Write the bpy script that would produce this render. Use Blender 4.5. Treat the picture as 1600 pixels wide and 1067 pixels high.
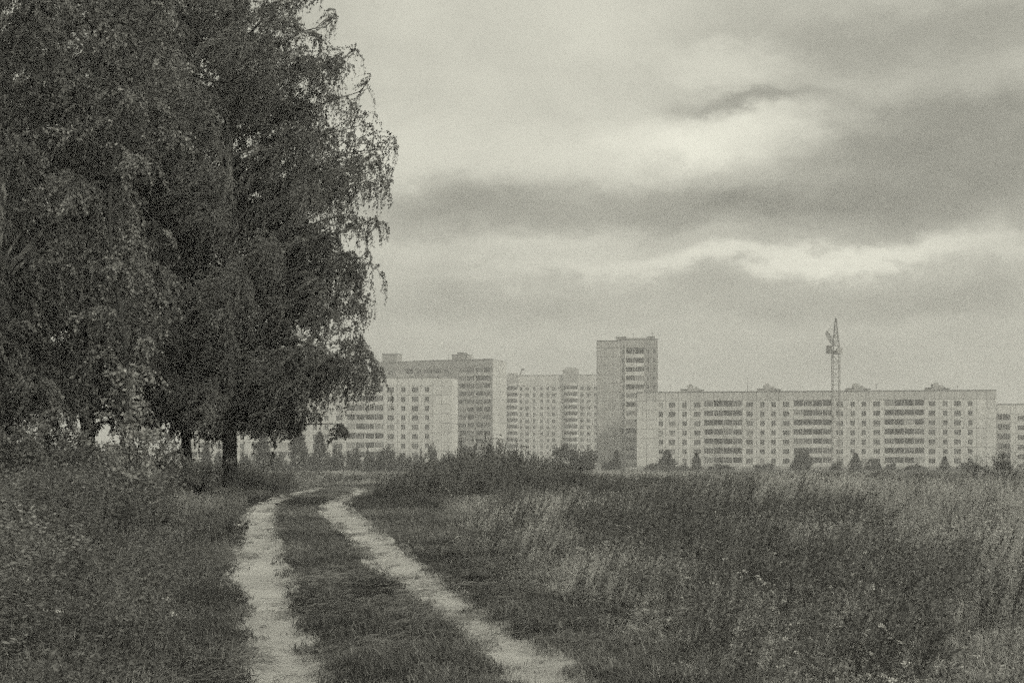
import bpy, math, random
import numpy as np
from math import radians, sin, cos, pi
from mathutils import Vector

for o in list(bpy.data.objects):
    bpy.data.objects.remove(o)
SC = bpy.context.scene
COL = SC.collection
rng = np.random.default_rng(7)
random.seed(7)

# ------------------------------------------------------------------ camera
F = 2222.0            # focal length in pixels of the 1600 px wide photograph (50 mm lens)
HY = 724.0            # horizon row in the photograph
EYE = 1.55            # eye height in metres
cam = bpy.data.cameras.new('camera')
cam.lens = 50.0
cam.sensor_width = 36.0
cam.shift_y = (HY - 533.5) / 1600.0
cam.clip_start = 0.1
cam.clip_end = 8000
camo = bpy.data.objects.new('camera', cam)
COL.objects.link(camo)
camo.location = (0, 0, EYE)
camo.rotation_euler = (radians(90), 0, 0)
SC.camera = camo

# ------------------------------------------------------------------ light
TINT = (1.0, 0.985, 0.84)
SUN_EL, SUN_AZ = 40.0, 128.0      # azimuth clockwise from the view direction (+Y)
SKY_STRENGTH = 0.1
EXPOSURE = 0.78
SC.view_settings.view_transform = 'Standard'
SC.view_settings.look = 'None'
SC.view_settings.gamma = 1.0
SC.view_settings.exposure = EXPOSURE
SC.view_settings.use_curve_mapping = False
SC.cycles.use_denoising = False
SC.cycles.max_bounces = 6
SC.cycles.diffuse_bounces = 3
SC.cycles.glossy_bounces = 2
SC.cycles.transmission_bounces = 4
SC.cycles.volume_bounces = 2
SC.cycles.transparent_max_bounces = 6
SC.cycles.use_adaptive_sampling = True      # stops early and keeps a film-like grain
SC.cycles.adaptive_threshold = 0.16
SC.cycles.adaptive_min_samples = 14

sun = bpy.data.lights.new('sun', 'SUN')
sun.energy = 1.5
sun.angle = radians(11)
sun.color = (1.0, 0.975, 0.83)
suno = bpy.data.objects.new('sun', sun)
COL.objects.link(suno)
sd = Vector((sin(radians(SUN_AZ)) * cos(radians(SUN_EL)), cos(radians(SUN_AZ)) * cos(radians(SUN_EL)), sin(radians(SUN_EL))))
suno.rotation_euler = sd.to_track_quat('Z', 'Y').to_euler()
suno.location = (30, -30, 60)


class NT:
    """small helper for writing node trees"""
    def __init__(s, tree):
        s.t = tree
        s.n = tree.nodes
        s.l = tree.links

    def node(s, kind, **kw):
        nd = s.n.new(kind)
        for k, v in kw.items():
            setattr(nd, k, v)
        return nd

    def put(s, sock, v):
        if isinstance(v, bpy.types.NodeSocket):
            s.l.new(v, sock)
        elif v is not None:
            sock.default_value = v

    def math(s, op, a, b=None, c=None, clamp=False):
        nd = s.n.new('ShaderNodeMath')
        nd.operation = op
        nd.use_clamp = clamp
        for i, v in enumerate((a, b, c)):
            s.put(nd.inputs[i], v)
        return nd.outputs[0]

    def vmath(s, op, a, b=None):
        nd = s.n.new('ShaderNodeVectorMath')
        nd.operation = op
        s.put(nd.inputs[0], a)
        if b is not None:
            s.put(nd.inputs[1], b)
        return nd.outputs[0]

    def noise(s, vec, scale, detail=4, rough=0.5, color=False, dist=0.0):
        nd = s.n.new('ShaderNodeTexNoise')
        s.put(nd.inputs['Vector'], vec)
        nd.inputs['Scale'].default_value = scale
        nd.inputs['Detail'].default_value = detail
        nd.inputs['Roughness'].default_value = rough
        nd.inputs['Distortion'].default_value = dist
        return nd.outputs['Color' if color else 'Fac']

    def mix(s, fac, a, b, typ='RGBA', blend='MIX'):
        nd = s.n.new('ShaderNodeMix')
        nd.data_type = typ
        i0 = {'FLOAT': 2, 'RGBA': 6}[typ]
        if typ == 'RGBA':
            nd.blend_type = blend
        s.put(nd.inputs[0], fac)
        s.put(nd.inputs[i0], a)
        s.put(nd.inputs[i0 + 1], b)
        return nd.outputs[{'FLOAT': 0, 'RGBA': 2}[typ]]

    def maprange(s, v, a, b, c, d, smooth=False):
        nd = s.n.new('ShaderNodeMapRange')
        if smooth:
            nd.interpolation_type = 'SMOOTHSTEP'
        s.put(nd.inputs[0], v)
        for i, q in enumerate((a, b, c, d)):
            nd.inputs[1 + i].default_value = q
        return nd.outputs[0]


# ------------------------------------------------------------------ sky: broken overcast above a clear-sky base
world = bpy.data.worlds.new('World')
SC.world = world
world.use_nodes = True
W = NT(world.node_tree)
for nd in list(W.n):
    W.n.remove(nd)
sky = W.node('ShaderNodeTexSky', sky_type='NISHITA')
sky.sun_disc = False
sky.sun_elevation = radians(SUN_EL)
sky.sun_rotation = radians(SUN_AZ)
bw = W.node('ShaderNodeRGBToBW')
W.l.new(sky.outputs[0], bw.inputs[0])
tc = W.node('ShaderNodeTexCoord')
sep = W.node('ShaderNodeSeparateXYZ')
W.l.new(tc.outputs['Generated'], sep.inputs[0])
wx, wy, wz = sep.outputs
hor = W.math('MAXIMUM', W.math('SQRT', W.math('ADD', W.math('MULTIPLY', wx, wx), W.math('MULTIPLY', wy, wy))), 0.05)
az = W.math('ARCTAN2', wx, wy)
el = W.math('DIVIDE', wz, hor)
den = W.math('ADD', W.math('ABSOLUTE', wz), 0.10)
comb = W.node('ShaderNodeCombineXYZ')
W.l.new(W.math('DIVIDE', wx, den), comb.inputs[0])
W.l.new(W.math('DIVIDE', wy, den), comb.inputs[1])
plane = comb.outputs[0]
stretch = W.node('ShaderNodeMapping')
stretch.inputs['Scale'].default_value = (1, 1, 1.9)
W.l.new(tc.outputs['Generated'], stretch.inputs[0])
lump = stretch.outputs[0]
warp = W.noise(lump, 7.5, 9, 0.64, color=True)
wsep = W.node('ShaderNodeSeparateColor')
W.l.new(warp, wsep.inputs[0])
azd = W.math('ADD', az, W.math('MULTIPLY', W.math('SUBTRACT', wsep.outputs[0], 0.5), 0.17))
eld = W.math('ADD', el, W.math('MULTIPLY', W.math('SUBTRACT', wsep.outputs[1], 0.5), 0.085))
# cloud masses of the photograph: centre and half-size (pixels of the photograph), brightness added
CLOUDS = [(760, 110, 260, 170, .055), (640, 240, 90, 60, .05), (960, 230, 200, 50, .05),
          (1140, 108, 100, 26, .08), (1150, 212, 165, 34, .135), (960, 40, 130, 60, .02),
          (1450, 80, 240, 46, -.08), (1180, 160, 110, 15, -.10), (1480, 230, 190, 60, -.10),
          (1430, 335, 300, 50, -.075), (1500, 290, 190, 130, -.045), (1020, 330, 230, 42, -.10), (700, 325, 120, 40, -.08),
          (1150, 426, 300, 15, .13), (1450, 425, 160, 18, .07), (900, 400, 90, 13, .05),
          (730, 390, 160, 16, .03), (1100, 480, 420, 26, -.05), (720, 470, 160, 30, -.03),
          (1500, 490, 200, 20, -.02), (1000, 560, 600, 40, -.035)]
tot = None
for cx, cy, sx, sy, amp in CLOUDS:
    if amp == 0:
        continue
    a0, e0 = math.atan((cx - 800) / F), (HY - cy) / F
    qa = W.math('DIVIDE', W.math('SUBTRACT', azd, a0), sx / F)
    qe = W.math('DIVIDE', W.math('SUBTRACT', eld, e0), sy / F)
    r2 = W.math('ADD', W.math('MULTIPLY', qa, qa), W.math('MULTIPLY', qe, qe))
    g = W.math('MULTIPLY', W.math('EXPONENT', W.math('MULTIPLY', W.math('POWER', r2, 1.6), -0.7)), amp)
    tot = g if tot is None else W.math('ADD', tot, g)
fbm = W.math('MULTIPLY', W.math('SUBTRACT', W.noise(lump, 5.0, 8, 0.55, dist=0.4), 0.5), 0.20)
fine = W.math('MULTIPLY', W.math('SUBTRACT', W.noise(lump, 17.0, 8, 0.6, dist=0.5), 0.5), 0.10)
lum = W.math('ADD', W.math('ADD', W.math('MULTIPLY', tot, 1.25), 0.305), W.math('ADD', fbm, fine))
lum = W.math('MAXIMUM', lum, 0.10)
lum = W.math('MULTIPLY', lum, 1.0 / SKY_STRENGTH)
lum = W.mix(0.08, lum, bw.outputs[0], 'FLOAT')
skc = W.node('ShaderNodeVectorMath', operation='SCALE')
skc.inputs[0].default_value = TINT
W.l.new(lum, skc.inputs['Scale'])
bg = W.node('ShaderNodeBackground')
bg.inputs['Strength'].default_value = SKY_STRENGTH
W.l.new(skc.outputs[0], bg.inputs['Color'])
wo = W.node('ShaderNodeOutputWorld')
W.l.new(bg.outputs[0], wo.inputs['Surface'])

# ------------------------------------------------------------------ materials
MATS = {}


def g3(v):
    return (v, v * 0.995, v * 0.97, 1)


def mat(name, v, rough=0.85, spec=0.3, var=0.0, nscale=3.0, bump=0.0, bscale=20.0, rand=0.0, inst=0.0, trans=0.0, detail=5, wall=False):
    """grey procedural surface: base value, noise variation, per-object (rand) and per-instance (inst) tone"""
    m = bpy.data.materials.new(name)
    m.use_nodes = True
    t = NT(m.node_tree)
    p = t.n['Principled BSDF']
    p.inputs['Roughness'].default_value = rough
    p.inputs['Specular IOR Level'].default_value = spec
    fac = None
    tcn = t.node('ShaderNodeTexCoord')
    if var:
        geo = t.node('ShaderNodeNewGeometry')
        nz = t.noise(geo.outputs['Position'] if wall else tcn.outputs['Object'], nscale, detail, 0.6)
        fac = t.maprange(nz, 0.3, 0.7, 1 - var, 1 + var)
        if wall:
            # rain streaks running down the panels
            mp = t.node('ShaderNodeMapping')
            mp.inputs['Scale'].default_value = (1.1, 1.1, 0.07)
            t.l.new(geo.outputs['Position'], mp.inputs[0])
            fac = t.math('MULTIPLY', fac, t.maprange(t.noise(mp.outputs[0], 1.0, 5, 0.65), 0.3, 0.7, 0.86, 1.1))
    if rand:
        oi = t.node('ShaderNodeObjectInfo')
        f2 = t.maprange(oi.outputs['Random'], 0, 1, 1 - rand, 1 + rand)
        fac = f2 if fac is None else t.math('MULTIPLY', fac, f2)
    if inst:
        at = t.node('ShaderNodeAttribute', attribute_type='INSTANCER', attribute_name='tone')
        f2 = t.math('ADD', t.math('MULTIPLY', at.outputs['Fac'], inst), 1.0)
        fac = f2 if fac is None else t.math('MULTIPLY', fac, f2)
    base = g3(v)
    if fac is not None:
        sc = t.node('ShaderNodeVectorMath', operation='SCALE')
        sc.inputs[0].default_value = base[:3]
        t.l.new(fac, sc.inputs['Scale'])
        csock = sc.outputs[0]
        t.l.new(csock, p.inputs['Base Color'])
    else:
        csock = None
        p.inputs['Base Color'].default_value = base
    if bump:
        b = t.node('ShaderNodeBump')
        b.inputs['Strength'].default_value = bump
        b.inputs['Distance'].default_value = 0.05
        t.l.new(t.noise(tcn.outputs['Object'], bscale, 6, 0.65), b.inputs['Height'])
        t.l.new(b.outputs[0], p.inputs['Normal'])
    if trans:
        tr = t.node('ShaderNodeBsdfTranslucent')
        if csock is not None:
            t.l.new(csock, tr.inputs['Color'])
        else:
            tr.inputs['Color'].default_value = base
        mx = t.node('ShaderNodeMixShader')
        mx.inputs[0].default_value = trans
        t.l.new(p.outputs[0], mx.inputs[1])
        t.l.new(tr.outputs[0], mx.inputs[2])
        t.l.new(mx.outputs[0], t.n['Material Output'].inputs['Surface'])
    MATS[name] = m
    return m


mat('panel_pale', 0.57, var=0.07, nscale=0.12, rand=0.08, wall=True)
mat('panel_grey', 0.37, var=0.08, nscale=0.3, rand=0.05, wall=True)
mat('panel_dull', 0.30, var=0.08, nscale=0.3, rand=0.06, wall=True)
mat('panel_attic', 0.46, var=0.08, nscale=0.12, rand=0.07, wall=True)
mat('joint', 0.24)
mat('parapet', 0.52, var=0.1, nscale=0.5, rand=0.12, wall=True)
mat('parapet_dark', 0.40, var=0.1, nscale=0.5, rand=0.22, wall=True)
mat('loggia_wall', 0.09, rand=0.25)  # recess shade deepened in the back wall's colour
mat('frame', 0.55, rough=0.5, rand=0.15)
mat('glass', 0.03, rough=0.2, spec=0.4, rand=0.7)
mat('curtain', 0.2, rough=0.8, rand=0.5)
mat('roofing', 0.16)
mat('concrete', 0.36, var=0.15, nscale=0.8)
mat('steel', 0.26, rough=0.6)
mat('steel_dark', 0.14, rough=0.6)
mat('leaf', 0.155, rough=0.5, spec=0.45, var=0.6, nscale=0.7, trans=0.28)
mat('leaf_big', 0.32, rough=0.4, spec=0.6, var=0.3, nscale=2.0, trans=0.35)
mat('leaf_lit', 0.24, rough=0.45, spec=0.5, var=0.5, nscale=0.9, trans=0.3)  # better lit birch boughs put into a paler colour, partly autumn yellow
mat('leaf_shrub', 0.15, rough=0.45, spec=0.5, var=0.35, nscale=2.0, trans=0.3)
mat('needles', 0.07, rough=0.6, var=0.3, nscale=0.7)
mat('twig', 0.045, rough=0.9)
mat('grass_short', 0.19, rough=0.55, spec=0.3, inst=0.65, trans=0.3)
mat('grass_meadow', 0.23, rough=0.5, spec=0.35, inst=0.65, trans=0.3)
mat('grass_dry', 0.43, rough=0.6, spec=0.3, inst=0.35, trans=0.25)
mat('straw', 0.30, rough=0.7, inst=0.35)
mat('weed_dark', 0.15, rough=0.7, inst=0.4, trans=0.2)
mat('herb', 0.2, rough=0.42, spec=0.5, inst=0.65, trans=0.3)
mat('petal', 0.62, rough=0.7, trans=0.3)
mat('paper', 0.55)


def bark_material():
    m = bpy.data.materials.new('bark')
    m.use_nodes = True
    t = NT(m.node_tree)
    p = t.n['Principled BSDF']
    p.inputs['Roughness'].default_value = 0.9
    tcn = t.node('ShaderNodeTexCoord')
    mp = t.node('ShaderNodeMapping')
    mp.inputs['Scale'].default_value = (5, 5, 1.6)
    t.l.new(tcn.outputs['Object'], mp.inputs[0])
    nz = t.noise(mp.outputs[0], 1.6, 6, 0.7)
    sp = t.node('ShaderNodeSeparateXYZ')
    t.l.new(tcn.outputs['Object'], sp.inputs[0])
    hi = t.maprange(sp.outputs[2], 1.5, 6.0, 0.0, 1.0)
    v = t.maprange(nz, 0.42, 0.6, 0.0, 1.0)
    pale = t.mix(v, g3(0.06), g3(0.34))
    dark = t.mix(v, g3(0.035), g3(0.10))
    t.l.new(t.mix(hi, dark, pale), p.inputs['Base Color'])
    b = t.node('ShaderNodeBump')
    b.inputs['Strength'].default_value = 0.8
    b.inputs['Distance'].default_value = 0.04
    t.l.new(nz, b.inputs['Height'])
    t.l.new(b.outputs[0], p.inputs['Normal'])
    MATS['bark'] = m


bark_material()


def ground_material():
    m = bpy.data.materials.new('soil')
    m.use_nodes = True
    t = NT(m.node_tree)
    p = t.n['Principled BSDF']
    p.inputs['Roughness'].default_value = 0.95
    p.inputs['Specular IOR Level'].default_value = 0.1
    tcn = t.node('ShaderNodeTexCoord')
    a = t.noise(tcn.outputs['Object'], 0.35, 6, 0.6)
    b_ = t.noise(tcn.outputs['Object'], 9.0, 5, 0.7)
    c = t.mix(t.maprange(a, 0.35, 0.65, 0, 1), g3(0.055), g3(0.10))
    c = t.mix(t.maprange(b_, 0.45, 0.75, 0, 0.7), c, g3(0.17))
    t.l.new(c, p.inputs['Base Color'])
    b = t.node('ShaderNodeBump')
    b.inputs['Strength'].default_value = 0.7
    b.inputs['Distance'].default_value = 0.05
    t.l.new(b_, b.inputs['Height'])
    t.l.new(b.outputs[0], p.inputs['Normal'])
    MATS['soil'] = m


ground_material()


def dirt_material():
    m = bpy.data.materials.new('dirt')
    m.use_nodes = True
    t = NT(m.node_tree)
    p = t.n['Principled BSDF']
    p.inputs['Roughness'].default_value = 0.95
    p.inputs['Specular IOR Level'].default_value = 0.15
    tcn = t.node('ShaderNodeTexCoord')
    big = t.noise(tcn.outputs['Object'], 1.1, 5, 0.6)
    peb = t.noise(tcn.outputs['Object'], 38, 5, 0.75)
    mid = t.noise(tcn.outputs['Object'], 7, 5, 0.65)
    at = t.node('ShaderNodeAttribute', attribute_name='edge')
    c = t.mix(t.maprange(big, 0.35, 0.65, 0, 1), g3(0.36), g3(0.52))
    c = t.mix(t.maprange(mid, 0.55, 0.75, 0, 0.45), c, g3(0.30))
    c = t.mix(t.maprange(peb, 0.55, 0.72, 0, 0.75), c, g3(0.15))
    # trodden-in humus at the fringe of the wheel track, broken up by noise
    e = t.math('ADD', at.outputs['Fac'], t.math('MULTIPLY', t.math('SUBTRACT', mid, 0.5), 1.3))
    c = t.mix(t.maprange(e, 0.85, 1.25, 0, 0.8), c, g3(0.10))
    t.l.new(c, p.inputs['Base Color'])
    b = t.node('ShaderNodeBump')
    b.inputs['Strength'].default_value = 0.8
    b.inputs['Distance'].default_value = 0.03
    t.l.new(t.math('ADD', peb, t.math('MULTIPLY', mid, 2.0)), b.inputs['Height'])
    t.l.new(b.outputs[0], p.inputs['Normal'])
    MATS['dirt'] = m


dirt_material()

# ------------------------------------------------------------------ object helpers


def link(o, parent=None):
    COL.objects.link(o)
    if parent is not None:
        o.parent = parent
    return o


def tag(o, label=None, cat=None, group=None, kind=None):
    for k, v in (('label', label), ('category', cat), ('group', group), ('kind', kind)):
        if v:
            o[k] = v
    return o


def thing(name, label, cat, loc=(0, 0, 0), rz=0.0, group=None):
    o = bpy.data.objects.new(name, None)
    o.empty_display_size = 0.5
    link(o)
    o.location = loc
    o.rotation_euler = (0, 0, rz)
    return tag(o, label, cat, group)


def mesh_np(name, V, Q, material, smooth=False):
    """mesh from an (n,3) vertex array and an (m,4) quad array"""
    V = np.asarray(V, np.float32).reshape(-1, 3)
    Q = np.asarray(Q, np.int32).reshape(-1, 4)
    me = bpy.data.meshes.new(name)
    me.vertices.add(len(V))
    me.vertices.foreach_set('co', V.ravel())
    me.loops.add(len(Q) * 4)
    me.loops.foreach_set('vertex_index', Q.ravel())
    me.polygons.add(len(Q))
    me.polygons.foreach_set('loop_start', np.arange(0, len(Q) * 4, 4, dtype=np.int32))
    me.polygons.foreach_set('loop_total', np.full(len(Q), 4, np.int32))
    me.polygons.foreach_set('use_smooth', np.full(len(Q), smooth, bool))
    if material:
        for mm in (material if isinstance(material, (list, tuple)) else [material]):
            me.materials.append(MATS[mm])
    me.update(calc_edges=True)
    return me


def obj(name, me, parent=None, loc=None, rot=None, scale=None):
    o = bpy.data.objects.new(name, me)
    link(o, parent)
    if loc is not None:
        o.location = loc
    if rot is not None:
        o.rotation_euler = rot
    if scale is not None:
        o.scale = scale
    return o


class Acc:
    """collects quads"""
    def __init__(s):
        s.V, s.Q, s.n = [], [], 0

    def add(s, V, Q):
        V = np.asarray(V, float).reshape(-1, 3)
        Q = np.asarray(Q, int).reshape(-1, 4)
        s.V.append(V)
        s.Q.append(Q + s.n)
        s.n += len(V)

    def box(s, x0, x1, y0, y1, z0, z1):
        V = [(x, y, z) for z in (z0, z1) for y in (y0, y1) for x in (x0, x1)]
        s.add(V, [(0, 2, 3, 1), (4, 5, 7, 6), (0, 1, 5, 4), (1, 3, 7, 5), (3, 2, 6, 7), (2, 0, 4, 6)])

    def tube(s, P, R, n=6):
        P = np.asarray(P, float)
        R = np.broadcast_to(np.asarray(R, float), (len(P),))
        T = np.gradient(P, axis=0)
        T /= np.linalg.norm(T, axis=1)[:, None] + 1e-9
        ref = np.array([0.31, 0.83, 0.46])
        A = np.cross(T, ref)
        A /= np.linalg.norm(A, axis=1)[:, None] + 1e-9
        B = np.cross(T, A)
        th = np.linspace(0, 2 * pi, n, endpoint=False)
        ring = A[:, None, :] * np.cos(th)[None, :, None] + B[:, None, :] * np.sin(th)[None, :, None]
        V = P[:, None, :] + ring * R[:, None, None]
        i = np.arange(len(P) - 1)[:, None] * n
        j = np.arange(n)[None, :]
        k = (j + 1) % n
        Q = np.stack([i + j, i + k, i + n + k, i + n + j], -1)
        s.add(V, Q)

    def bar(s, a, b, r):
        s.tube([a, b], [r, r], 4)

    def mesh(s, name, material, smooth=False):
        return mesh_np(name, np.concatenate(s.V), np.concatenate(s.Q), material, smooth)


def smooth(a, b, x):
    t = np.clip((np.asarray(x, float) - a) / (b - a), 0, 1)
    return t * t * (3 - 2 * t)


_tab = np.random.default_rng(11).random((256, 256))


def vnoise(x, y, s):
    x = np.asarray(x, float) / s + 1000.3
    y = np.asarray(y, float) / s + 1000.7
    xi, yi = np.floor(x).astype(int), np.floor(y).astype(int)
    fx, fy = x - xi, y - yi
    fx, fy = fx * fx * (3 - 2 * fx), fy * fy * (3 - 2 * fy)
    q = lambda i, j: _tab[i & 255, j & 255]
    return (q(xi, yi) * (1 - fx) + q(xi + 1, yi) * fx) * (1 - fy) + (q(xi, yi + 1) * (1 - fx) + q(xi + 1, yi + 1) * fx) * fy


def fnoise(x, y, s, o=4):
    r, a, n = 0, 1, 0
    for k in range(o):
        r = r + a * vnoise(np.asarray(x) + 17.1 * k, np.asarray(y) - 9.3 * k, s / 2 ** k)
        n += a
        a *= 0.5
    return r / n


# ------------------------------------------------------------------ terrain
PD = [-100, 0, 9, 12, 16, 24, 34, 45, 60, 80, 120, 200, 5000]
PZ = [0, 0, 0.0, .10, .24, .42, .54, .55, .42, .26, .10, 0, 0]
_dd = np.linspace(-100, 300, 1601)
_zz = np.interp(_dd, PD, PZ)
_kk = np.hanning(17)
_zz = np.convolve(np.pad(_zz, 8, 'edge'), _kk / _kk.sum(), 'valid')


def terrain0(x, y):
    x, y = np.asarray(x, float), np.asarray(y, float)
    z = np.interp(y, _dd, _zz)
    xr = np.interp(y, [0, 10, 20, 34, 60, 90], [0.2, -.8, -2.6, -4.9, -7.0, -10.0])   # middle of the road
    z = z + 0.42 * smooth(2.2, 6.0, xr - x) * smooth(18, 42, y) * (1 - smooth(90, 160, y))
    z = z + 0.10 * (fnoise(x, y, 7.0, 2) - 0.5) * smooth(1.0, 3.5, np.abs(x - xr)) * (1 - smooth(150, 300, np.hypot(x, y)))
    return z


def ground_at(px, py):
    """point where the viewing ray of a photo pixel meets the terrain"""
    D = 3.0
    while D < 1400:
        x = (px - 800) / F * D
        z = EYE - (py - HY) / F * D
        if z <= terrain0(x, D):
            return np.array([x, D])
        D *= 1.004
    return np.array([(px - 800) / F * D, D])


def smooth_path(pts, step):
    P = np.array(pts)
    for _ in range(4):
        P2 = [P[0]]
        for a, b in zip(P[:-1], P[1:]):
            P2 += [0.75 * a + 0.25 * b, 0.25 * a + 0.75 * b]
        P2.append(P[-1])
        P = np.array(P2)
    s = np.r_[0, np.cumsum(np.linalg.norm(np.diff(P, axis=0), axis=1))]
    t = np.arange(0, s[-1], step)
    return np.stack([np.interp(t, s, P[:, 0]), np.interp(t, s, P[:, 1])], -1)


LEFT = [(451, 1067), (431, 1000), (419, 950), (405, 900), (400, 850), (404, 820), (409, 800), (417, 789), (436, 780), (464, 772), (494, 765), (500, 761)]
RIGHT = [(852, 1067), (778, 1000), (711, 950), (643, 900), (588, 850), (551, 820), (528, 800), (522, 789), (534, 781), (556, 773), (566, 767), (556, 761)]
lp = [ground_at(*p) for p in LEFT]
rp = [ground_at(*p) for p in RIGHT]
# the road goes on behind the camera and bends away to the left beyond the rise
lp = [np.array([-0.75, 4.0]), np.array([-0.1, -8.0])][::-1] + lp + [lp[-1] + np.array([-6, 10]), lp[-1] + np.array([-40, 42])]
rp = [np.array([1.15, 4.0]), np.array([1.9, -8.0])][::-1] + rp + [rp[-1] + np.array([-6, 12]), rp[-1] + np.array([-40, 44])]
RUT_L = smooth_path(lp, 0.15)
RUT_R = smooth_path(rp, 0.15)
RUT_W = 0.39      # half width of a wheel track


def rut_dist(x, y, path, thin=3):
    x, y = np.ravel(x), np.ravel(y)
    P = path[::thin]
    out = np.empty(len(x))
    for i in range(0, len(x), 20000):
        dx = x[i:i + 20000, None] - P[None, :, 0]
        dy = y[i:i + 20000, None] - P[None, :, 1]
        out[i:i + 20000] = np.sqrt((dx * dx + dy * dy).min(1))
    return out


def terrain(x, y):
    x, y = np.asarray(x, float), np.asarray(y, float)
    z = terrain0(x, y)
    shp = z.shape
    xf, yf = x.ravel(), y.ravel()
    near = (yf < 160) & (yf > -12) & (np.abs(xf) < 70)
    dz = np.zeros(len(xf))
    if near.any():
        d = np.minimum(rut_dist(xf[near], yf[near], RUT_L), rut_dist(xf[near], yf[near], RUT_R))
        dz[near] = -0.05 * (1 - smooth(0.15, 0.5, d)) + 0.015 * (1 - smooth(0, .25, np.abs(d - .55)))
    return z + dz.reshape(shp)


def axis(fine0, fine1, step, lim0, lim1, grow=1.12):
    a = list(np.arange(fine0, fine1 + 1e-6, step))
    s, v = step, fine1
    while v < lim1:
        s *= grow
        v += s
        a.append(min(v, lim1))
    s, v = step, fine0
    while v > lim0:
        s *= grow
        v -= s
        a.insert(0, max(v, lim0))
    return np.array(a)


gx = axis(-14, 9, 0.2, -1500, 1500, 1.09)
gy = axis(3, 38, 0.3, -300, 1500, 1.035)
GX, GY = np.meshgrid(gx, gy)
GZ = terrain(GX, GY)
nx, ny = len(gx), len(gy)
ii = np.arange(ny - 1)[:, None] * nx + np.arange(nx - 1)[None, :]
ground = obj('ground', mesh_np('ground', np.stack([GX, GY, GZ], -1), np.stack([ii, ii + 1, ii + nx + 1, ii + nx], -1), 'soil', True))
tag(ground, 'rough meadow soil under the grass', None, None, 'structure')

# wheel tracks: two worn strips of bare pale earth, one road
acc = Acc()
edges = []
for path, sd_ in ((RUT_L, 0.0), (RUT_R, 50.0)):
    T = np.gradient(path, axis=0)
    T /= np.linalg.norm(T, axis=1)[:, None]
    N = np.stack([T[:, 1], -T[:, 0]], -1)
    s = np.arange(len(path)) * 0.15
    m = 15
    w = np.linspace(-1, 1, m)
    hwL = RUT_W * (0.92 + 0.55 * (fnoise(s, s * 0 + sd_, 1.6, 3) - 0.5)) + 0.06
    hwR = RUT_W * (0.92 + 0.55 * (fnoise(s, s * 0 + sd_ + 20, 1.6, 3) - 0.5)) + 0.06
    off = np.where(w[None, :] < 0, w[None, :] * hwL[:, None], w[None, :] * hwR[:, None])
    X = path[:, 0:1] + N[:, 0:1] * off
    Y = path[:, 1:2] + N[:, 1:2] * off
    Z = terrain(X, Y) + 0.012 + 0.012 * (fnoise(X, Y, 0.25, 3) - 0.5) - 0.03 * smooth(0.88, 1.0, np.abs(w))[None, :]
    i = np.arange(len(path) - 1)[:, None] * m + np.arange(m - 1)[None, :]
    acc.add(np.stack([X, Y, Z], -1), np.stack([i, i + 1, i + m + 1, i + m], -1))
    edges.append(np.broadcast_to(np.abs(w)[None, :], X.shape).ravel())
me = acc.mesh('dirt_road', 'dirt', True)
at = me.attributes.new('edge', 'FLOAT', 'POINT')
at.data.foreach_set('value', np.concatenate(edges).astype(np.float32))
road = obj('dirt_road', me)
tag(road, 'pale dirt road of two worn wheel tracks winding through the meadow', None, None, 'structure')

# ------------------------------------------------------------------ apartment buildings
CACHE = {}


def panel_mesh(w, h, win, material):
    """wall panel, front at y=0, 0.16 thick, optional window hole (x0,x1,z0,z1)"""
    key = ('p', round(w, 2), round(h, 2), None if win is None else tuple(round(q, 2) for q in win), material)
    if key in CACHE:
        return CACHE[key]
    a = Acc()
    g = 0.04
    x0, x1, z0, z1 = g, w - g, g, h - g
    t = 0.16
    if win is None:
        a.box(x0, x1, 0, t, z0, z1)
    else:
        a0, a1, b0, b1 = win
        a.box(x0, a0, 0, t, z0, z1)
        a.box(a1, x1, 0, t, z0, z1)
        a.box(a0, a1, 0, t, z0, b0)
        a.box(a0, a1, 0, t, b1, z1)
    CACHE[key] = a.mesh('wall_panel', material)
    return CACHE[key]


def window_mesh(w, h, bars):
    key = ('w', round(w, 2), round(h, 2), bars)
    if key not in CACHE:
        a = Acc()
        f = 0.05
        a.box(0, f, 0.07, 0.13, 0, h)
        a.box(w - f, w, 0.07, 0.13, 0, h)
        a.box(f, w - f, 0.07, 0.13, 0, f)
        a.box(f, w - f, 0.07, 0.13, h - f, h)
        for q in range(1, bars + 1):
            c = w * q / (bars + 1)
            a.box(c - .03, c + .03, 0.075, 0.125, f, h - f)
        a.box(-.05, w + .05, -0.09, -0.01, -0.06, -0.005)
        CACHE[key] = a.mesh('window', 'frame')
        b = Acc()
        b.box(f, w - f, 0.135, 0.15, f, h - f)
        CACHE[key + ('g',)] = b.mesh('pane', 'glass')
        c = Acc()
        c.box(f, w - f, 0.135, 0.15, f, h - f)
        CACHE[key + ('c',)] = c.mesh('pane', 'curtain')
    return CACHE[key], CACHE[key + ('g',)], CACHE[key + ('c',)]


def add_window(root, x, z, w, h, y=0.0):
    bars = 2 if w > 1.7 else 1
    fm, gm, cm = window_mesh(w, h, bars)
    o = obj('window', fm, root, (x, y, z))
    obj('pane', cm if random.random() < 0.14 else gm, o)


def box_mesh(key, dims, material):
    k = ('b', key, tuple(round(v, 2) for v in dims), material)
    if k not in CACHE:
        a = Acc()
        a.box(*dims)
        CACHE[k] = a.mesh(key, material)
    return CACHE[k]


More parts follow.
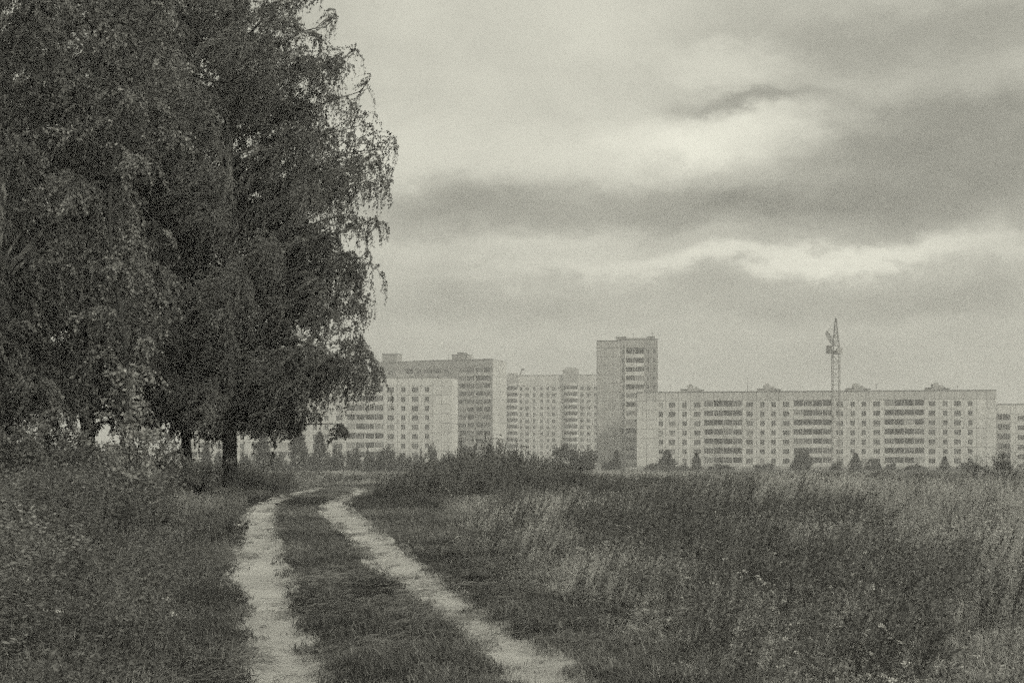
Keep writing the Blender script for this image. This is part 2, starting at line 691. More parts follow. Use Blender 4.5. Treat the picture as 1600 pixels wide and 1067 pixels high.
def add_balcony(root, x0, x1, z, h, bays, par_mat, depth=1.3, front=0.0, par_h=1.05, glaze=0.35):
    """one storey of a row of loggias: floor, dividers and back wall, with its parapets, doors and glazing as sub-parts"""
    w = x1 - x0
    k = ('bal', round(w, 2), round(h, 2), bays, round(depth, 2), front)
    if k not in CACHE:
        a = Acc()
        a.box(0, w, front + .02, depth, -0.09, 0.09)
        for q in range(bays + 1):
            c = w * q / bays
            c = min(max(c, .07), w - .07)
            a.box(c - .07, c + .07, front + .03, depth, 0.09, h - .09)
        CACHE[k] = a.mesh('balcony', 'panel_pale')
    b = obj('balcony', CACHE[k], root, (x0, 0, z))
    bw_ = w / bays
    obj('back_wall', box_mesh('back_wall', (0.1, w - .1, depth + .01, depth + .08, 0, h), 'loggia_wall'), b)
    for q in range(bays):
        obj('parapet', box_mesh('parapet', (.03, bw_ - .03, front - .06, front + .015, -.1, par_h), par_mat), b, (q * bw_, 0, 0))
        # window beside a door in the back wall
        obj('pane', box_mesh('loggia_pane', (.35, bw_ - .4, depth - .04, depth, .5, 2.2), 'glass'), b, (q * bw_, 0, 0))
        if random.random() < glaze:
            kk = ('gl', round(bw_, 2), round(h, 2), round(front, 2))
            if kk not in CACHE:
                a = Acc()
                n = max(2, int(bw_ / .7))
                for j in range(n + 1):
                    c = .1 + (bw_ - .2) * j / n
                    a.box(c - .035, c + .035, front - .01, front + .04, par_h, h - .12)
                a.box(.1, bw_ - .1, front - .012, front + .042, h - .2, h - .12)
                CACHE[kk] = a.mesh('glazing_frame', 'frame')
            obj('glazing_frame', CACHE[kk], b, (q * bw_, 0, 0))
            obj('glazing', box_mesh('glazing', (.1, bw_ - .1, front + .045, front + .055, par_h, h - .12), random.choice(['glass', 'glass', 'curtain'])), b, (q * bw_, 0, 0))
    return b


class Building:
    """apartment block; local x runs along the front (left to right), y goes back, z up"""
    def __init__(s, name, label, pxl, Dl, pxr, Dr, depth, group='apartment blocks beyond the field'):
        s.P0 = np.array([(pxl - 800) / F * Dl, Dl])
        s.P1 = np.array([(pxr - 800) / F * Dr, Dr])
        d = s.P1 - s.P0
        s.L = np.linalg.norm(d)
        s.d = d / s.L
        s.depth = depth
        s.root = thing(name, label, 'building', (s.P0[0], s.P0[1], 0), math.atan2(d[1], d[0]), group)

    def u(s, px):
        k = (px - 800) / F
        # P0 + u d on the ray X = k D
        return (k * s.P0[1] - s.P0[0]) / (s.d[0] - k * s.d[1])

    def D(s, px):
        return s.P0[1] + s.u(px) * s.d[1]

    def z(s, py, px):
        return EYE + (HY - py) / F * s.D(px)

    def body(s, x0, x1, z1, y0=0.165, z0=-1.0, material='joint', name='inner_wall'):
        obj(name, box_mesh(name, (x0, x1, y0, s.depth, z0, z1), material), s.root)

    def roof(s, x0, x1, z1, material='roofing', over=0.12, y0=-0.1):
        obj('roof', box_mesh('roof', (x0 - over, x1 + over, y0, s.depth + over, z1, z1 + .22), material), s.root)

    def panels(s, x0, x1, zs, hs, win=None, material='panel_pale', y=0.0):
        """a column of panels; win = (width, height, sill) of a centred window, dx = shift"""
        w = x1 - x0
        for z_, h in zip(zs, hs):
            if win:
                ww, wh, sill, dx = win
                a = w / 2 - ww / 2 + dx
                obj('wall_panel', panel_mesh(w, h, (a, a + ww, sill, sill + wh), material), s.root, (x0, y, z_))
                add_window(s.root, x0 + a, z_ + sill, ww, wh, y)
            else:
                obj('wall_panel', panel_mesh(w, h, None, material), s.root, (x0, y, z_))

    def side(s, right, zs, hs, material, n, win=None):
        """panels on a gable end (local y direction); windows as thin strips if asked"""
        dep = s.depth - 0.165
        for k in range(n):
            for z_, h in zip(zs, hs):
                w = dep / n
                p = bpy.data.objects.new('wall_panel', panel_mesh(w, h, None, material))
                link(p, s.root)
                if right:
                    p.location = (s.L + .17, 0.165 + k * w, z_)
                    p.rotation_euler = (0, 0, pi / 2)
                else:
                    p.location = (-.17, 0.165 + (k + 1) * w, z_)
                    p.rotation_euler = (0, 0, -pi / 2)
                if win and k in win:
                    o = obj('window', window_mesh(1.2, 1.5, 1)[0], s.root)
                    obj('pane', window_mesh(1.2, 1.5, 1)[1], o)
                    o.location = p.location + Vector(((.12 if right else -.12), (w / 2 - .6) * (1 if right else -1), .8))
                    o.rotation_euler = p.rotation_euler


def columns(B, cols, end, zs, hs, attic, par_mat='parapet', wall='panel_pale', bays=4, glaze=0.4, attic_mat=None, wide=2.0, narrow=1.35):
    """cols: list of (kind, px0, px1) in photo pixels; kinds w = wide window, n = narrow window, b = loggias, x = blank"""
    for kind, p0, p1 in cols:
        x0, x1 = B.u(p0), B.u(p1)
        if kind == 'b':
            for z_, h in zip(zs, hs):
                add_balcony(B.root, x0, x1, z_, h, bays, par_mat, glaze=glaze)
            # core wall behind the loggias is carried by the balcony back wall
        else:
            win = {'w': (wide, 1.5, .85, 0), 'n': (narrow, 1.5, .85, 0), 'x': None, 'd': (narrow, 1.5, .85, 0)}[kind]
            B.panels(x0, x1, zs, hs, win, wall)
        if attic:
            za, ha = attic
            n = max(1, int(round((x1 - x0) / 3.2)))
            for q in range(n):
                obj('wall_panel', panel_mesh((x1 - x0) / n, ha, None, attic_mat or wall), B.root, (x0 + (x1 - x0) * q / n, 0, za))


def core_with_loggias(B, cols, z1, setback=1.4):
    """solid inner body: full depth behind windows, set back behind loggias"""
    for kind, p0, p1 in cols:
        x0, x1 = B.u(p0), B.u(p1)
        B.body(x0, x1, z1, y0=0.165 if kind != 'b' else setback)


def rooftop_house(B, x, z, w=6.8):
    """lift and vent housings on the roof"""
    k = ('rh', round(w, 1))
    if k not in CACHE:
        a = Acc()
        a.box(0, w * .30, 3, 6, 0, .75)
        a.box(w * .27, w * .54, 3.2, 6.5, 0, 1.7)
        # barrel-topped hood
        th = np.linspace(0, pi, 9)
        c, r = w * .405, w * .135
        P = [(c + r * cos(t), yy, 1.7 + r * .75 * sin(t)) for yy in (3.2, 6.5) for t in th]
        n = len(th)
        a.add(P, [(i, i + 1, n + i + 1, n + i) for i in range(n - 1)])
        a.add([P[i] for i in range(n)], [(0, i, i + 1, i + 2) for i in range(0, n - 2, 2)])
        a.box(w * .54, w * .80, 3.4, 6, 0, 1.15)
        a.box(w * .60, w * .72, 3.6, 5, 1.15, 1.65)
        a.box(w * .78, w, 3, 6, 0, .6)
        CACHE[k] = a.mesh('roof_housing', 'concrete')
        b = Acc()
        b.box(-.2, w * .32, 2.8, 6.2, .75, .9)
        b.box(w * .76, w + .2, 2.8, 6.2, .6, .74)
        CACHE[k + (1,)] = b.mesh('housing_cap', 'roofing')
    o = obj('roof_housing', CACHE[k], B.root, (x, 0, z))
    obj('housing_cap', CACHE[k + (1,)], o)


def antenna(B, x, z, h, y=4.0):
    a = Acc()
    a.tube([(0, 0, 0), (0, 0, h)], [.06, .05], 5)
    a.bar((-.5, 0, h * .92), (.5, 0, h * .92), .03)
    a.bar((-.35, 0, h * .8), (.35, 0, h * .8), .03)
    obj('antenna', a.mesh('antenna', 'steel_dark'), B.root, (x, y, z))


# --- the long seven-storey block on the right
E = Building('long_apartment_block', 'long pale panel apartment block with three loggia bands behind the crane', 995, 431, 1556, 418, 12)
zs = [0.72 + 2.82 * k for k in range(7)]
hs = [2.82] * 7
zt = zs[-1] + 2.82
ecols = [('x', 995, 1010), ('x', 1010, 1025), ('n', 1025, 1040), ('w', 1040, 1060), ('n', 1060, 1079), ('w', 1079, 1100), ('b', 1100, 1160),
         ('w', 1160, 1182), ('n', 1182, 1200), ('n', 1200, 1217), ('w', 1217, 1239.5), ('b', 1239.5, 1300.5),
         ('w', 1300.5, 1323), ('n', 1323, 1341), ('n', 1341, 1358), ('w', 1358, 1381.5), ('b', 1381.5, 1444.5),
         ('w', 1444.5, 1467.5), ('n', 1467.5, 1486), ('w', 1486, 1506), ('n', 1506, 1526), ('x', 1526, 1541), ('x', 1541, 1556)]
columns(E, ecols, 1556, zs, hs, (zt, 2.55), attic_mat='panel_attic')
core_with_loggias(E, ecols, zt)
E.body(0, E.L, zt + 2.5, y0=.165, z0=zt)
E.roof(0, E.L, zt + 2.56)
obj('plinth', box_mesh('plinth', (0, E.L, .03, .16, -1, .70), 'concrete'), E.root)
E.side(True, zs, hs, 'panel_pale', 3)
E.side(False, zs, hs, 'panel_pale', 3)
E.side(True, [zt], [2.55], 'panel_grey', 3)
E.side(False, [zt], [2.55], 'panel_grey', 3)
for px in (1064, 1184.5, 1325, 1450):
    rooftop_house(E, E.u(px), zt + 2.78)
for px, h in ((1047, 2.6), (1169, 4.6), (1090, 1.8), (1207, 1.8), (1372, 2.2), (1500, 1.4)):
    antenna(E, E.u(px), zt + 2.78, h)

# --- the nine-storey block on the left, half behind the birches
A = Building('nine_storey_block', 'pale nine storey panel block partly hidden by the drooping birch', 285, 432, 705, 423, 12)
zs = [-0.37 + 2.79 * k for k in range(9)]
hs = [2.79] * 9
zt = zs[-1] + 2.79
acols = [('b', 285, 332), ('w', 332, 351), ('n', 351, 369), ('n', 369, 387), ('w', 387, 407), ('b', 407, 462),
         ('w', 462, 483), ('n', 483, 501), ('n', 501, 519), ('w', 519, 541), ('b', 541, 599.5),
         ('w', 599.5, 621), ('n', 621, 639), ('w', 639, 658), ('n', 658, 676), ('x', 676, 690), ('x', 690, 705)]
columns(A, acols, 705, zs, hs, (zt, 2.25), par_mat='parapet')
core_with_loggias(A, acols, zt)
A.body(0, A.L, zt + 2.2, y0=.165, z0=zt)
A.roof(0, A.L, zt + 2.26, material='concrete')
A.side(True, zs, hs, 'panel_pale', 4, win=(0, 1))
A.side(True, [zt], [2.25], 'panel_pale', 4)
for px in (420, 500):
    rooftop_house(A, A.u(px), zt + 2.48)

# --- taller darker block behind it
B = Building('tall_grey_block', 'taller grey block with dark loggias rising behind the nine storey block', 585, 520, 769, 506, 16)
zs = [-0.6 + 2.8 * k for k in range(13)]
hs = [2.8] * 13
zt = zs[-1] + 2.8
bcols = [('w', 585, 602), ('w', 602, 619), ('b', 619, 646), ('w', 646, 662), ('b', 662, 690), ('w', 690, 704), ('x', 704, 716.5),
         ('b', 716.5, 741.5), ('b', 742.5, 767), ('x', 767, 769)]
columns(B, bcols, 769, zs, hs, None, par_mat='parapet_dark', wall='panel_dull', bays=2, glaze=0.5)
for x0, x1, zz in ((0, B.u(646), B.z(566, 610)), (B.u(646), B.L, B.z(562.5, 720))):
    n = 6
    for q in range(n):
        obj('wall_panel', panel_mesh((x1 - x0) / n, zz - zt, None, 'panel_dull'), B.root, (x0 + (x1 - x0) * q / n, 0, zt))
    B.body(x0, x1, zz - .05, z0=zt)
    B.roof(x0 + .13, x1 - .13, zz)
core_with_loggias(B, bcols, zt)
B.side(True, zs, hs, 'panel_attic', 4)  # brighter lit gable put into a paler panel colour than the front
B.side(True, [zt], [B.z(562.5, 720) - zt], 'panel_attic', 4)


def house_on(Bd, px0, px1, py0, py1, name='lift_house', y0=2.0, y1=7.0, material='panel_dull', cap=True):
    z0, z1 = Bd.z(py1, px0), Bd.z(py0, px0)
    x0, x1 = Bd.u(px0), Bd.u(px1)
    a = Acc()
    a.box(0, x1 - x0, y0, y1, 0, z1 - z0)
    o = obj(name, a.mesh(name, material), Bd.root, (x0, 0, z0))
    if cap:
        b = Acc()
        b.box(-.15, x1 - x0 + .15, y0 - .15, y1 + .15, z1 - z0, z1 - z0 + .2)
        obj('cap', b.mesh('cap', 'roofing'), o)
    return o


house_on(B, 594, 617, 553, 567.5)
house_on(B, 703, 727, 554, 564)
house_on(B, 710, 721, 550.5, 553.3, 'vent_block', 3, 6)
antenna(B, B.u(695), B.z(562.5, 695) + .1, 2.2)
antenna(B, B.u(733), B.z(562.5, 733) + .1, 2.2)

# --- far block with two white balcony bays
Cb = Building('far_bay_block', 'far pale block with two columns of white balconies left of the tower', 782, 620, 960, 612, 13)
zs = [-1.2 + 2.8 * k for k in range(13)]
hs = [2.8] * 13
zt = zs[-1] + 2.8
ccols = [('n', 782, 790), ('x', 790, 810), ('n', 810, 818), ('w', 818, 829), ('n', 829, 840), ('n', 840, 852), ('n', 852, 860), ('w', 860, 870),
         ('x', 870, 879), ('x', 879, 904), ('w', 904, 914), ('w', 914, 925), ('n', 925, 936), ('n', 936, 948), ('x', 948, 960)]
columns(Cb, ccols, 960, zs, hs, None, wall='panel_pale', wide=1.7, narrow=1.2)
core_with_loggias(Cb, ccols, zt)
z586 = Cb.z(586.5, 850)
for x0, x1, zz in ((0, Cb.u(790), z586 - 1.5), (Cb.u(790), Cb.L, z586)):
    n = max(1, int((x1 - x0) / 3.5))
    if zz - zt > .3:
        for q in range(n):
            obj('wall_panel', panel_mesh((x1 - x0) / n, zz - zt, None, 'panel_pale'), Cb.root, (x0 + (x1 - x0) * q / n, 0, zt))
        Cb.body(x0, x1, zz - .05, z0=zt)
    Cb.roof(x0, x1, zz)
for p0, p1, ptop in ((790.5, 809.5, 585), (880, 903, 577)):
    x0, x1 = Cb.u(p0), Cb.u(p1)
    ztop = Cb.z(ptop, p0)
    for z_ in zs + [zt]:
        # curved projecting balcony: floor slab, bowed parapet, dark opening behind
        w = x1 - x0
        a = Acc()
        th = np.linspace(pi, 2 * pi, 9)
        c = w / 2
        rim = [(c + c * cos(t), -.3 + 1.3 * sin(t)) for t in th]
        V, Q = [], []
        for (xx, yy) in rim:
            V += [(xx, yy, 0), (xx, yy, 1.15), (c + (xx - c) * .95, yy * .95, 1.15), (c + (xx - c) * .95, yy * .95, 0)]
        for i in range(len(rim) - 1):
            b0, b1 = i * 4, i * 4 + 4
            Q += [(b0, b1, b1 + 1, b0 + 1), (b0 + 1, b1 + 1, b1 + 2, b0 + 2), (b0 + 2, b1 + 2, b1 + 3, b0 + 3), (b0 + 3, b1 + 3, b1, b0)]
        a.add(V, Q)
        k = ('cb', round(w, 2))
        if k not in CACHE:
            CACHE[k] = a.mesh('balcony', 'parapet')
            f = Acc()
            f.box(.1, w - .1, -.9, -.02, 0, .12)
            for xx in (.05, w - .2):
                f.box(xx, xx + .15, -.35, -.02, .12, 2.8)
            CACHE[k + (1,)] = f.mesh('floor_slab', 'panel_pale')
            f = Acc()
            f.box(.25, w - .25, -.07, -.02, .9, 2.45)
            CACHE[k + (2,)] = f.mesh('pane', 'glass')
            f = Acc()
            for q in range(4):
                xx = .25 + (w - .5) * q / 3
                f.box(xx - .1, xx + .1, -.14, -.08, .9, 2.45)
            CACHE[k + (3,)] = f.mesh('mullion', 'frame')
        b = obj('balcony', CACHE[k], Cb.root, (x0, 0, z_))
        for j, nm in ((1, 'floor_slab'), (2, 'pane'), (3, 'mullion')):
            obj(nm, CACHE[k + (j,)], b)
    a = Acc()
    a.box(x0 - .2, x1 + .2, -1.0, 3, min(ztop - .5, zt), ztop)
    a.box(x0 + .8, x1 - .8, -.6, 2.5, ztop, ztop + .6)
    obj('bay_roof', a.mesh('bay_roof', 'concrete'), Cb.root)
# slanted aerial on its roof
a = Acc()
xb = Cb.u(809)
zb = Cb.z(588, 809)
a.bar((0, 3, 0), (1.6, 3, 3.4), .18)
a.bar((0.9, 3, 0), (0.9, 3, 2.2), .14)
a.box(1.2, 2.4, 2.6, 3.4, 2.9, 3.9)
obj('aerial', a.mesh('aerial', 'steel_dark'), Cb.root, (xb, 0, zb - .2))

# --- the tower
T = Building('tower_block', 'tall point tower with a blank grey wall and one stack of loggias', 933, 450, 1027, 448.7, 15)
zs = [-0.9 + 2.78 * k for k in range(14)]
hs = [2.78] * 14
zt = zs[-1] + 2.78
x1 = T.u(970)
n = 3
for q in range(n):
    for z_, h in zip(zs, hs):
        obj('wall_panel', panel_mesh(x1 / n, h, None, 'panel_grey'), T.root, (x1 * q / n, 0, z_))
zL = T.z(533, 950)
zR = T.z(530.5, 1000)
for q in range(n):
    obj('wall_panel', panel_mesh(x1 / n, zL - zt, None, 'panel_grey'), T.root, (x1 * q / n, 0, zt))
xs_, xl0, xl1 = T.u(976), T.u(977.5), T.u(1007)
T.panels(x1, xs_, zs, hs, (.75, 1.7, .6, 0), 'panel_grey')
obj('corner_strip', box_mesh('corner_strip', (xs_ + .01, xl0 - .01, -.25, .16, -1, zR - 1.2), 'parapet'), T.root)
for z_, h in zip(zs, hs):
    add_balcony(T.root, xl0, xl1, z_ - .25, h, 2, 'parapet', glaze=.6, par_h=1.15, depth=1.4)
T.panels(xl1, T.u(1017), zs, hs, (.8, 1.5, .8, 0), 'panel_dull')
T.panels(T.u(1017), T.L, zs, hs, (.8, 1.5, .8, 0), 'panel_dull')
for p0, p1, mt in ((970, 1007, 'panel_grey'), (1007, 1027, 'panel_dull')):
    a0, a1 = T.u(p0), min(T.u(p1), T.L)
    obj('wall_panel', panel_mesh(a1 - a0, zR - zt, None, mt), T.root, (a0, 0, zt))
T.body(0, xl0, zt)
T.body(xl0, xl1, zt, y0=1.5)
T.body(xl1, T.L, zt)
T.body(0, x1, zL - .05, z0=zt)
T.body(x1, T.L, zR - .05, z0=zt)
T.roof(0, x1, zL)
T.roof(x1, T.L, zR)
T.side(False, zs, hs, 'panel_grey', 4)
T.side(True, zs, hs, 'panel_dull', 4)
T.side(False, [zt], [zL - zt], 'panel_grey', 4)
T.side(True, [zt], [zR - zt], 'panel_dull', 4)
house_on(T, 963, 978, 526.3, 532, y0=2, y1=8, material='panel_grey')
house_on(T, 978, 1012, 528, 530.5, 'roof_parapet', y0=.4, y1=8, material='panel_grey', cap=False)
house_on(T, 1012, 1023, 526.2, 530.5, y0=1, y1=6, material='panel_dull')
antenna(T, T.u(990), zR + .7, 1.6)
antenna(T, T.u(1020), zR + 1.0, 1.6)

# --- lower block at the right edge
Fb = Building('edge_apartment_block', 'lower pale block at the right edge with a dark glazed stairwell strip', 1558, 432, 1660, 430, 12)
zs = [-0.9 + 2.92 * k for k in range(6)]
hs = [2.92] * 6
zt = zs[-1] + 2.92
fcols = [('b', 1558, 1579), ('x', 1579, 1587), ('w', 1587, 1603), ('n', 1603, 1620), ('w', 1620, 1640), ('x', 1640, 1660)]
columns(Fb, fcols, 1660, zs, hs, (zt, 2.8), par_mat='parapet_dark', bays=1, glaze=0.9)
core_with_loggias(Fb, fcols, zt)
Fb.body(0, Fb.L, zt + 2.75, z0=zt)
Fb.roof(0, Fb.L, zt + 2.81)
Fb.side(False, zs + [zt], hs + [2.8], 'panel_pale', 3)

# ------------------------------------------------------------------ tower crane in front of the long block
DC = 404.0
cx_ = (1306 - 800) / F * DC
crane = thing('tower_crane', 'lattice tower crane standing in front of the long apartment block', 'crane', (cx_, DC, 0))
zc = lambda py: EYE + (HY - py) / F * DC
hw = 0.95
zplat = zc(553)
a = Acc()
for sx in (-1, 1):
    for sy in (-1, 1):
        a.bar((sx * hw, sy * hw, -.3), (sx * hw, sy * hw, zplat), .12)
nseg = 15
for k in range(nseg):
    z0, z1 = k * zplat / nseg, (k + 1) * zplat / nseg
    for f_ in range(4):
        c0, c1 = [((-hw, -hw), (hw, -hw)), ((hw, -hw), (hw, hw)), ((hw, hw), (-hw, hw)), ((-hw, hw), (-hw, -hw))][f_]
        if k % 2:
            c0, c1 = c1, c0
        a.bar((c0[0], c0[1], z0), (c1[0], c1[1], z1), .05)
        a.bar((c0[0], c0[1], z1), (c1[0], c1[1], z1), .05)
obj('mast', a.mesh('mast', 'steel'), crane)
a = Acc()
a.box(-2.2, 2.2, -2.2, 2.2, -.3, .35)
obj('base', a.mesh('base', 'concrete'), crane)
a = Acc()
a.box(-1.15, 1.15, -1.15, 1.15, zplat, zplat + .45)
a.tube([(0, 0, zplat + .45), (0, 0, zplat + .9)], [.95, .95], 12)
obj('slewing_platform', a.mesh('slewing_platform', 'steel_dark'), crane)
a = Acc()
a.box(-2.6, -1.2, -1.0, .9, zc(552), zc(540))
obj('cab', a.mesh('cab', 'steel_dark'), crane)
a = Acc()
zh0, zh1 = zplat + .9, zc(499)
zmid = zc(540)
for sx in (-1, 1):
    for sy in (-1, 1):
        a.bar((sx * .95, sy * .95, zplat + .4), (sx * .85, sy * .85, zmid), .11)
        a.bar((sx * .85, sy * .85, zmid), (sx * .14, sy * .14, zh1), .10)
for k in range(6):
    t0, t1 = k / 6, (k + 1) / 6
    q0, q1 = .85 + (.14 - .85) * t0, .85 + (.14 - .85) * t1
    b0, b1 = zmid + (zh1 - zmid) * t0, zmid + (zh1 - zmid) * t1
    for sy in (-1, 1):
        s_ = 1 if k % 2 else -1
        a.bar((s_ * q0, sy * q0, b0), (-s_ * q1, sy * q1, b1), .05)
        a.bar((-q0, sy * q0, b0), (q0, sy * q0, b0), .05)
        a.bar((sy * q0, -q0, b0), (sy * q0, q0, b0), .05)
obj('tower_head', a.mesh('tower_head', 'steel_dark'), crane)
a = Acc()
a.tube([(0, 0, zh1 - .1), (0, 0, zh1 + .25)], [.3, .3], 8)
a.tube([(0, 0, zh1 + .25), (0, 0, zh1 + .9)], [.05, .04], 5)
obj('sheave', a.mesh('sheave', 'steel_dark'), crane)
# jib swung away from the viewer, luffed up
D2 = 432.0
tip = np.array([(1291 - 800) / F * D2 - cx_, D2 - DC, EYE + (HY - 519) / F * D2])
rootp = np.array([-.3, .8, zmid + .2])
ax = tip - rootp
axn = ax / np.linalg.norm(ax)
sidev = np.cross(axn, (0, 0, 1))
sidev /= np.linalg.norm(sidev)
upv = np.cross(sidev, axn)
a = Acc()
nj = 12
for k in range(nj):
    t0, t1 = k / nj, (k + 1) / nj
    w0, w1 = [.65 * min(1, .35 + 3 * t, .3 + 3 * (1 - t)) for t in (t0, t1)]
    c0, c1 = rootp + ax * t0, rootp + ax * t1
    L0, R0, U0 = c0 - sidev * w0, c0 + sidev * w0, c0 + upv * w0 * 1.5
    L1, R1, U1 = c1 - sidev * w1, c1 + sidev * w1, c1 + upv * w1 * 1.5
    for p, q in ((L0, L1), (R0, R1), (U0, U1)):
        a.bar(p, q, .1)
    for p, q in ((L0, R1), (L0, U1), (R0, U1), (L1, R1)):
        a.bar(p, q, .06)
obj('jib', a.mesh('jib', 'steel_dark'), crane)
a = Acc()
a.bar((0, 0, zh1), tuple(rootp + ax * .92 + upv * .3), .04)
a.bar((0, 0, zh1), tuple(rootp + ax * .55 + upv * .9), .04)
obj('stay_cable', a.mesh('stay_cable', 'steel_dark'), crane)
a = Acc()
cj = -ax * .28
b0 = np.array([0.2, -.8, zmid - 1.6])
for s_ in (-.5, .5):
    a.bar(tuple(b0 + sidev * s_), tuple(b0 + sidev * s_ + cj * (1, 1, 0)), .12)
obj('counter_jib', a.mesh('counter_jib', 'steel_dark'), crane)
a = Acc()
e_ = b0 + cj * (1, 1, 0)
a.box(e_[0] - .75, e_[0] + .75, e_[1] - .5, e_[1] + 1.0, e_[2] - 1.3, e_[2] + .2)
obj('counterweight', a.mesh('counterweight', 'concrete'), crane)

# ------------------------------------------------------------------ trees


def unit(v):
    return v / (np.linalg.norm(v, axis=-1, keepdims=True) + 1e-9)


def bez(a, b, c, t):
    t = np.asarray(t)[..., None]
    return a * (1 - t) ** 2 + b * 2 * t * (1 - t) + c * t * t


def leaves_quads(P, axis_, size, r, width=.62):
    """diamond leaves at P with random blade direction around axis_"""
    n = len(P)
    d = unit(axis_ + r.normal(0, .55, (n, 3)))
    s = unit(np.cross(d, r.normal(0, 1, (n, 3))))
    l = size * r.uniform(.65, 1.25, n)[:, None]
    w = l * width * .5
    V = np.stack([P, P + d * l * .45 + s * w, P + d * l, P + d * l * .45 - s * w], 1)
    Q = np.arange(n * 4).reshape(n, 4)
    return V.reshape(-1, 3), Q


def strands(acc_t, acc_l, S, d0, L, r, nleaf, size, wind, droop=1.0, twig=.006, tubes=True):
    """hanging twigs from points S with start direction d0, all with leaves"""
    n = len(S)
    L = np.broadcast_to(L, (n,))
    t = np.linspace(0, 1, 3)
    end_dir = unit(np.array([wind[0], wind[1], -1.0]) * droop + d0 * .55 + r.normal(0, .2, (n, 3)))
    P0, P1 = S, S + d0 * (L * .38)[:, None]
    P2 = P1 + end_dir * (L * .72)[:, None]
    C = np.stack([bez(P0, P1, P2, np.full(n, tt)) for tt in t], 1)
    if tubes:
        # three-sided twigs, vectorised
        A = unit(np.cross(unit(P2 - P0), r.normal(0, 1, (n, 3))))
        Bv = unit(np.cross(unit(P2 - P0), A))
        rad = twig * np.linspace(1, .4, 3)
        th = np.array([0, 2 * pi / 3, 4 * pi / 3])
        ring = A[:, None, None, :] * np.cos(th)[None, None, :, None] + Bv[:, None, None, :] * np.sin(th)[None, None, :, None]
        V = C[:, :, None, :] + ring * rad[None, :, None, None]
        base = np.arange(n)[:, None, None] * 9 + np.arange(2)[None, :, None] * 3
        j = np.arange(3)[None, None, :]
        k = (j + 1) % 3
        acc_t.add(V, np.stack([base + j, base + k, base + 3 + k, base + 3 + j], -1))
    tl = r.uniform(.05, 1.02, (n, nleaf))
    P = bez(P0[:, None], P1[:, None], P2[:, None], tl) + r.normal(0, .022, (n, nleaf, 3))
    T = unit(2 * (1 - tl)[..., None] * (P1 - P0)[:, None] + 2 * tl[..., None] * (P2 - P1)[:, None])
    axl = unit(T * .5 + np.array([wind[0] * .6, wind[1] * .6, -.8])).reshape(-1, 3)
    V, Q = leaves_quads(P.reshape(-1, 3), axl, size, r)
    acc_l.add(V, Q)


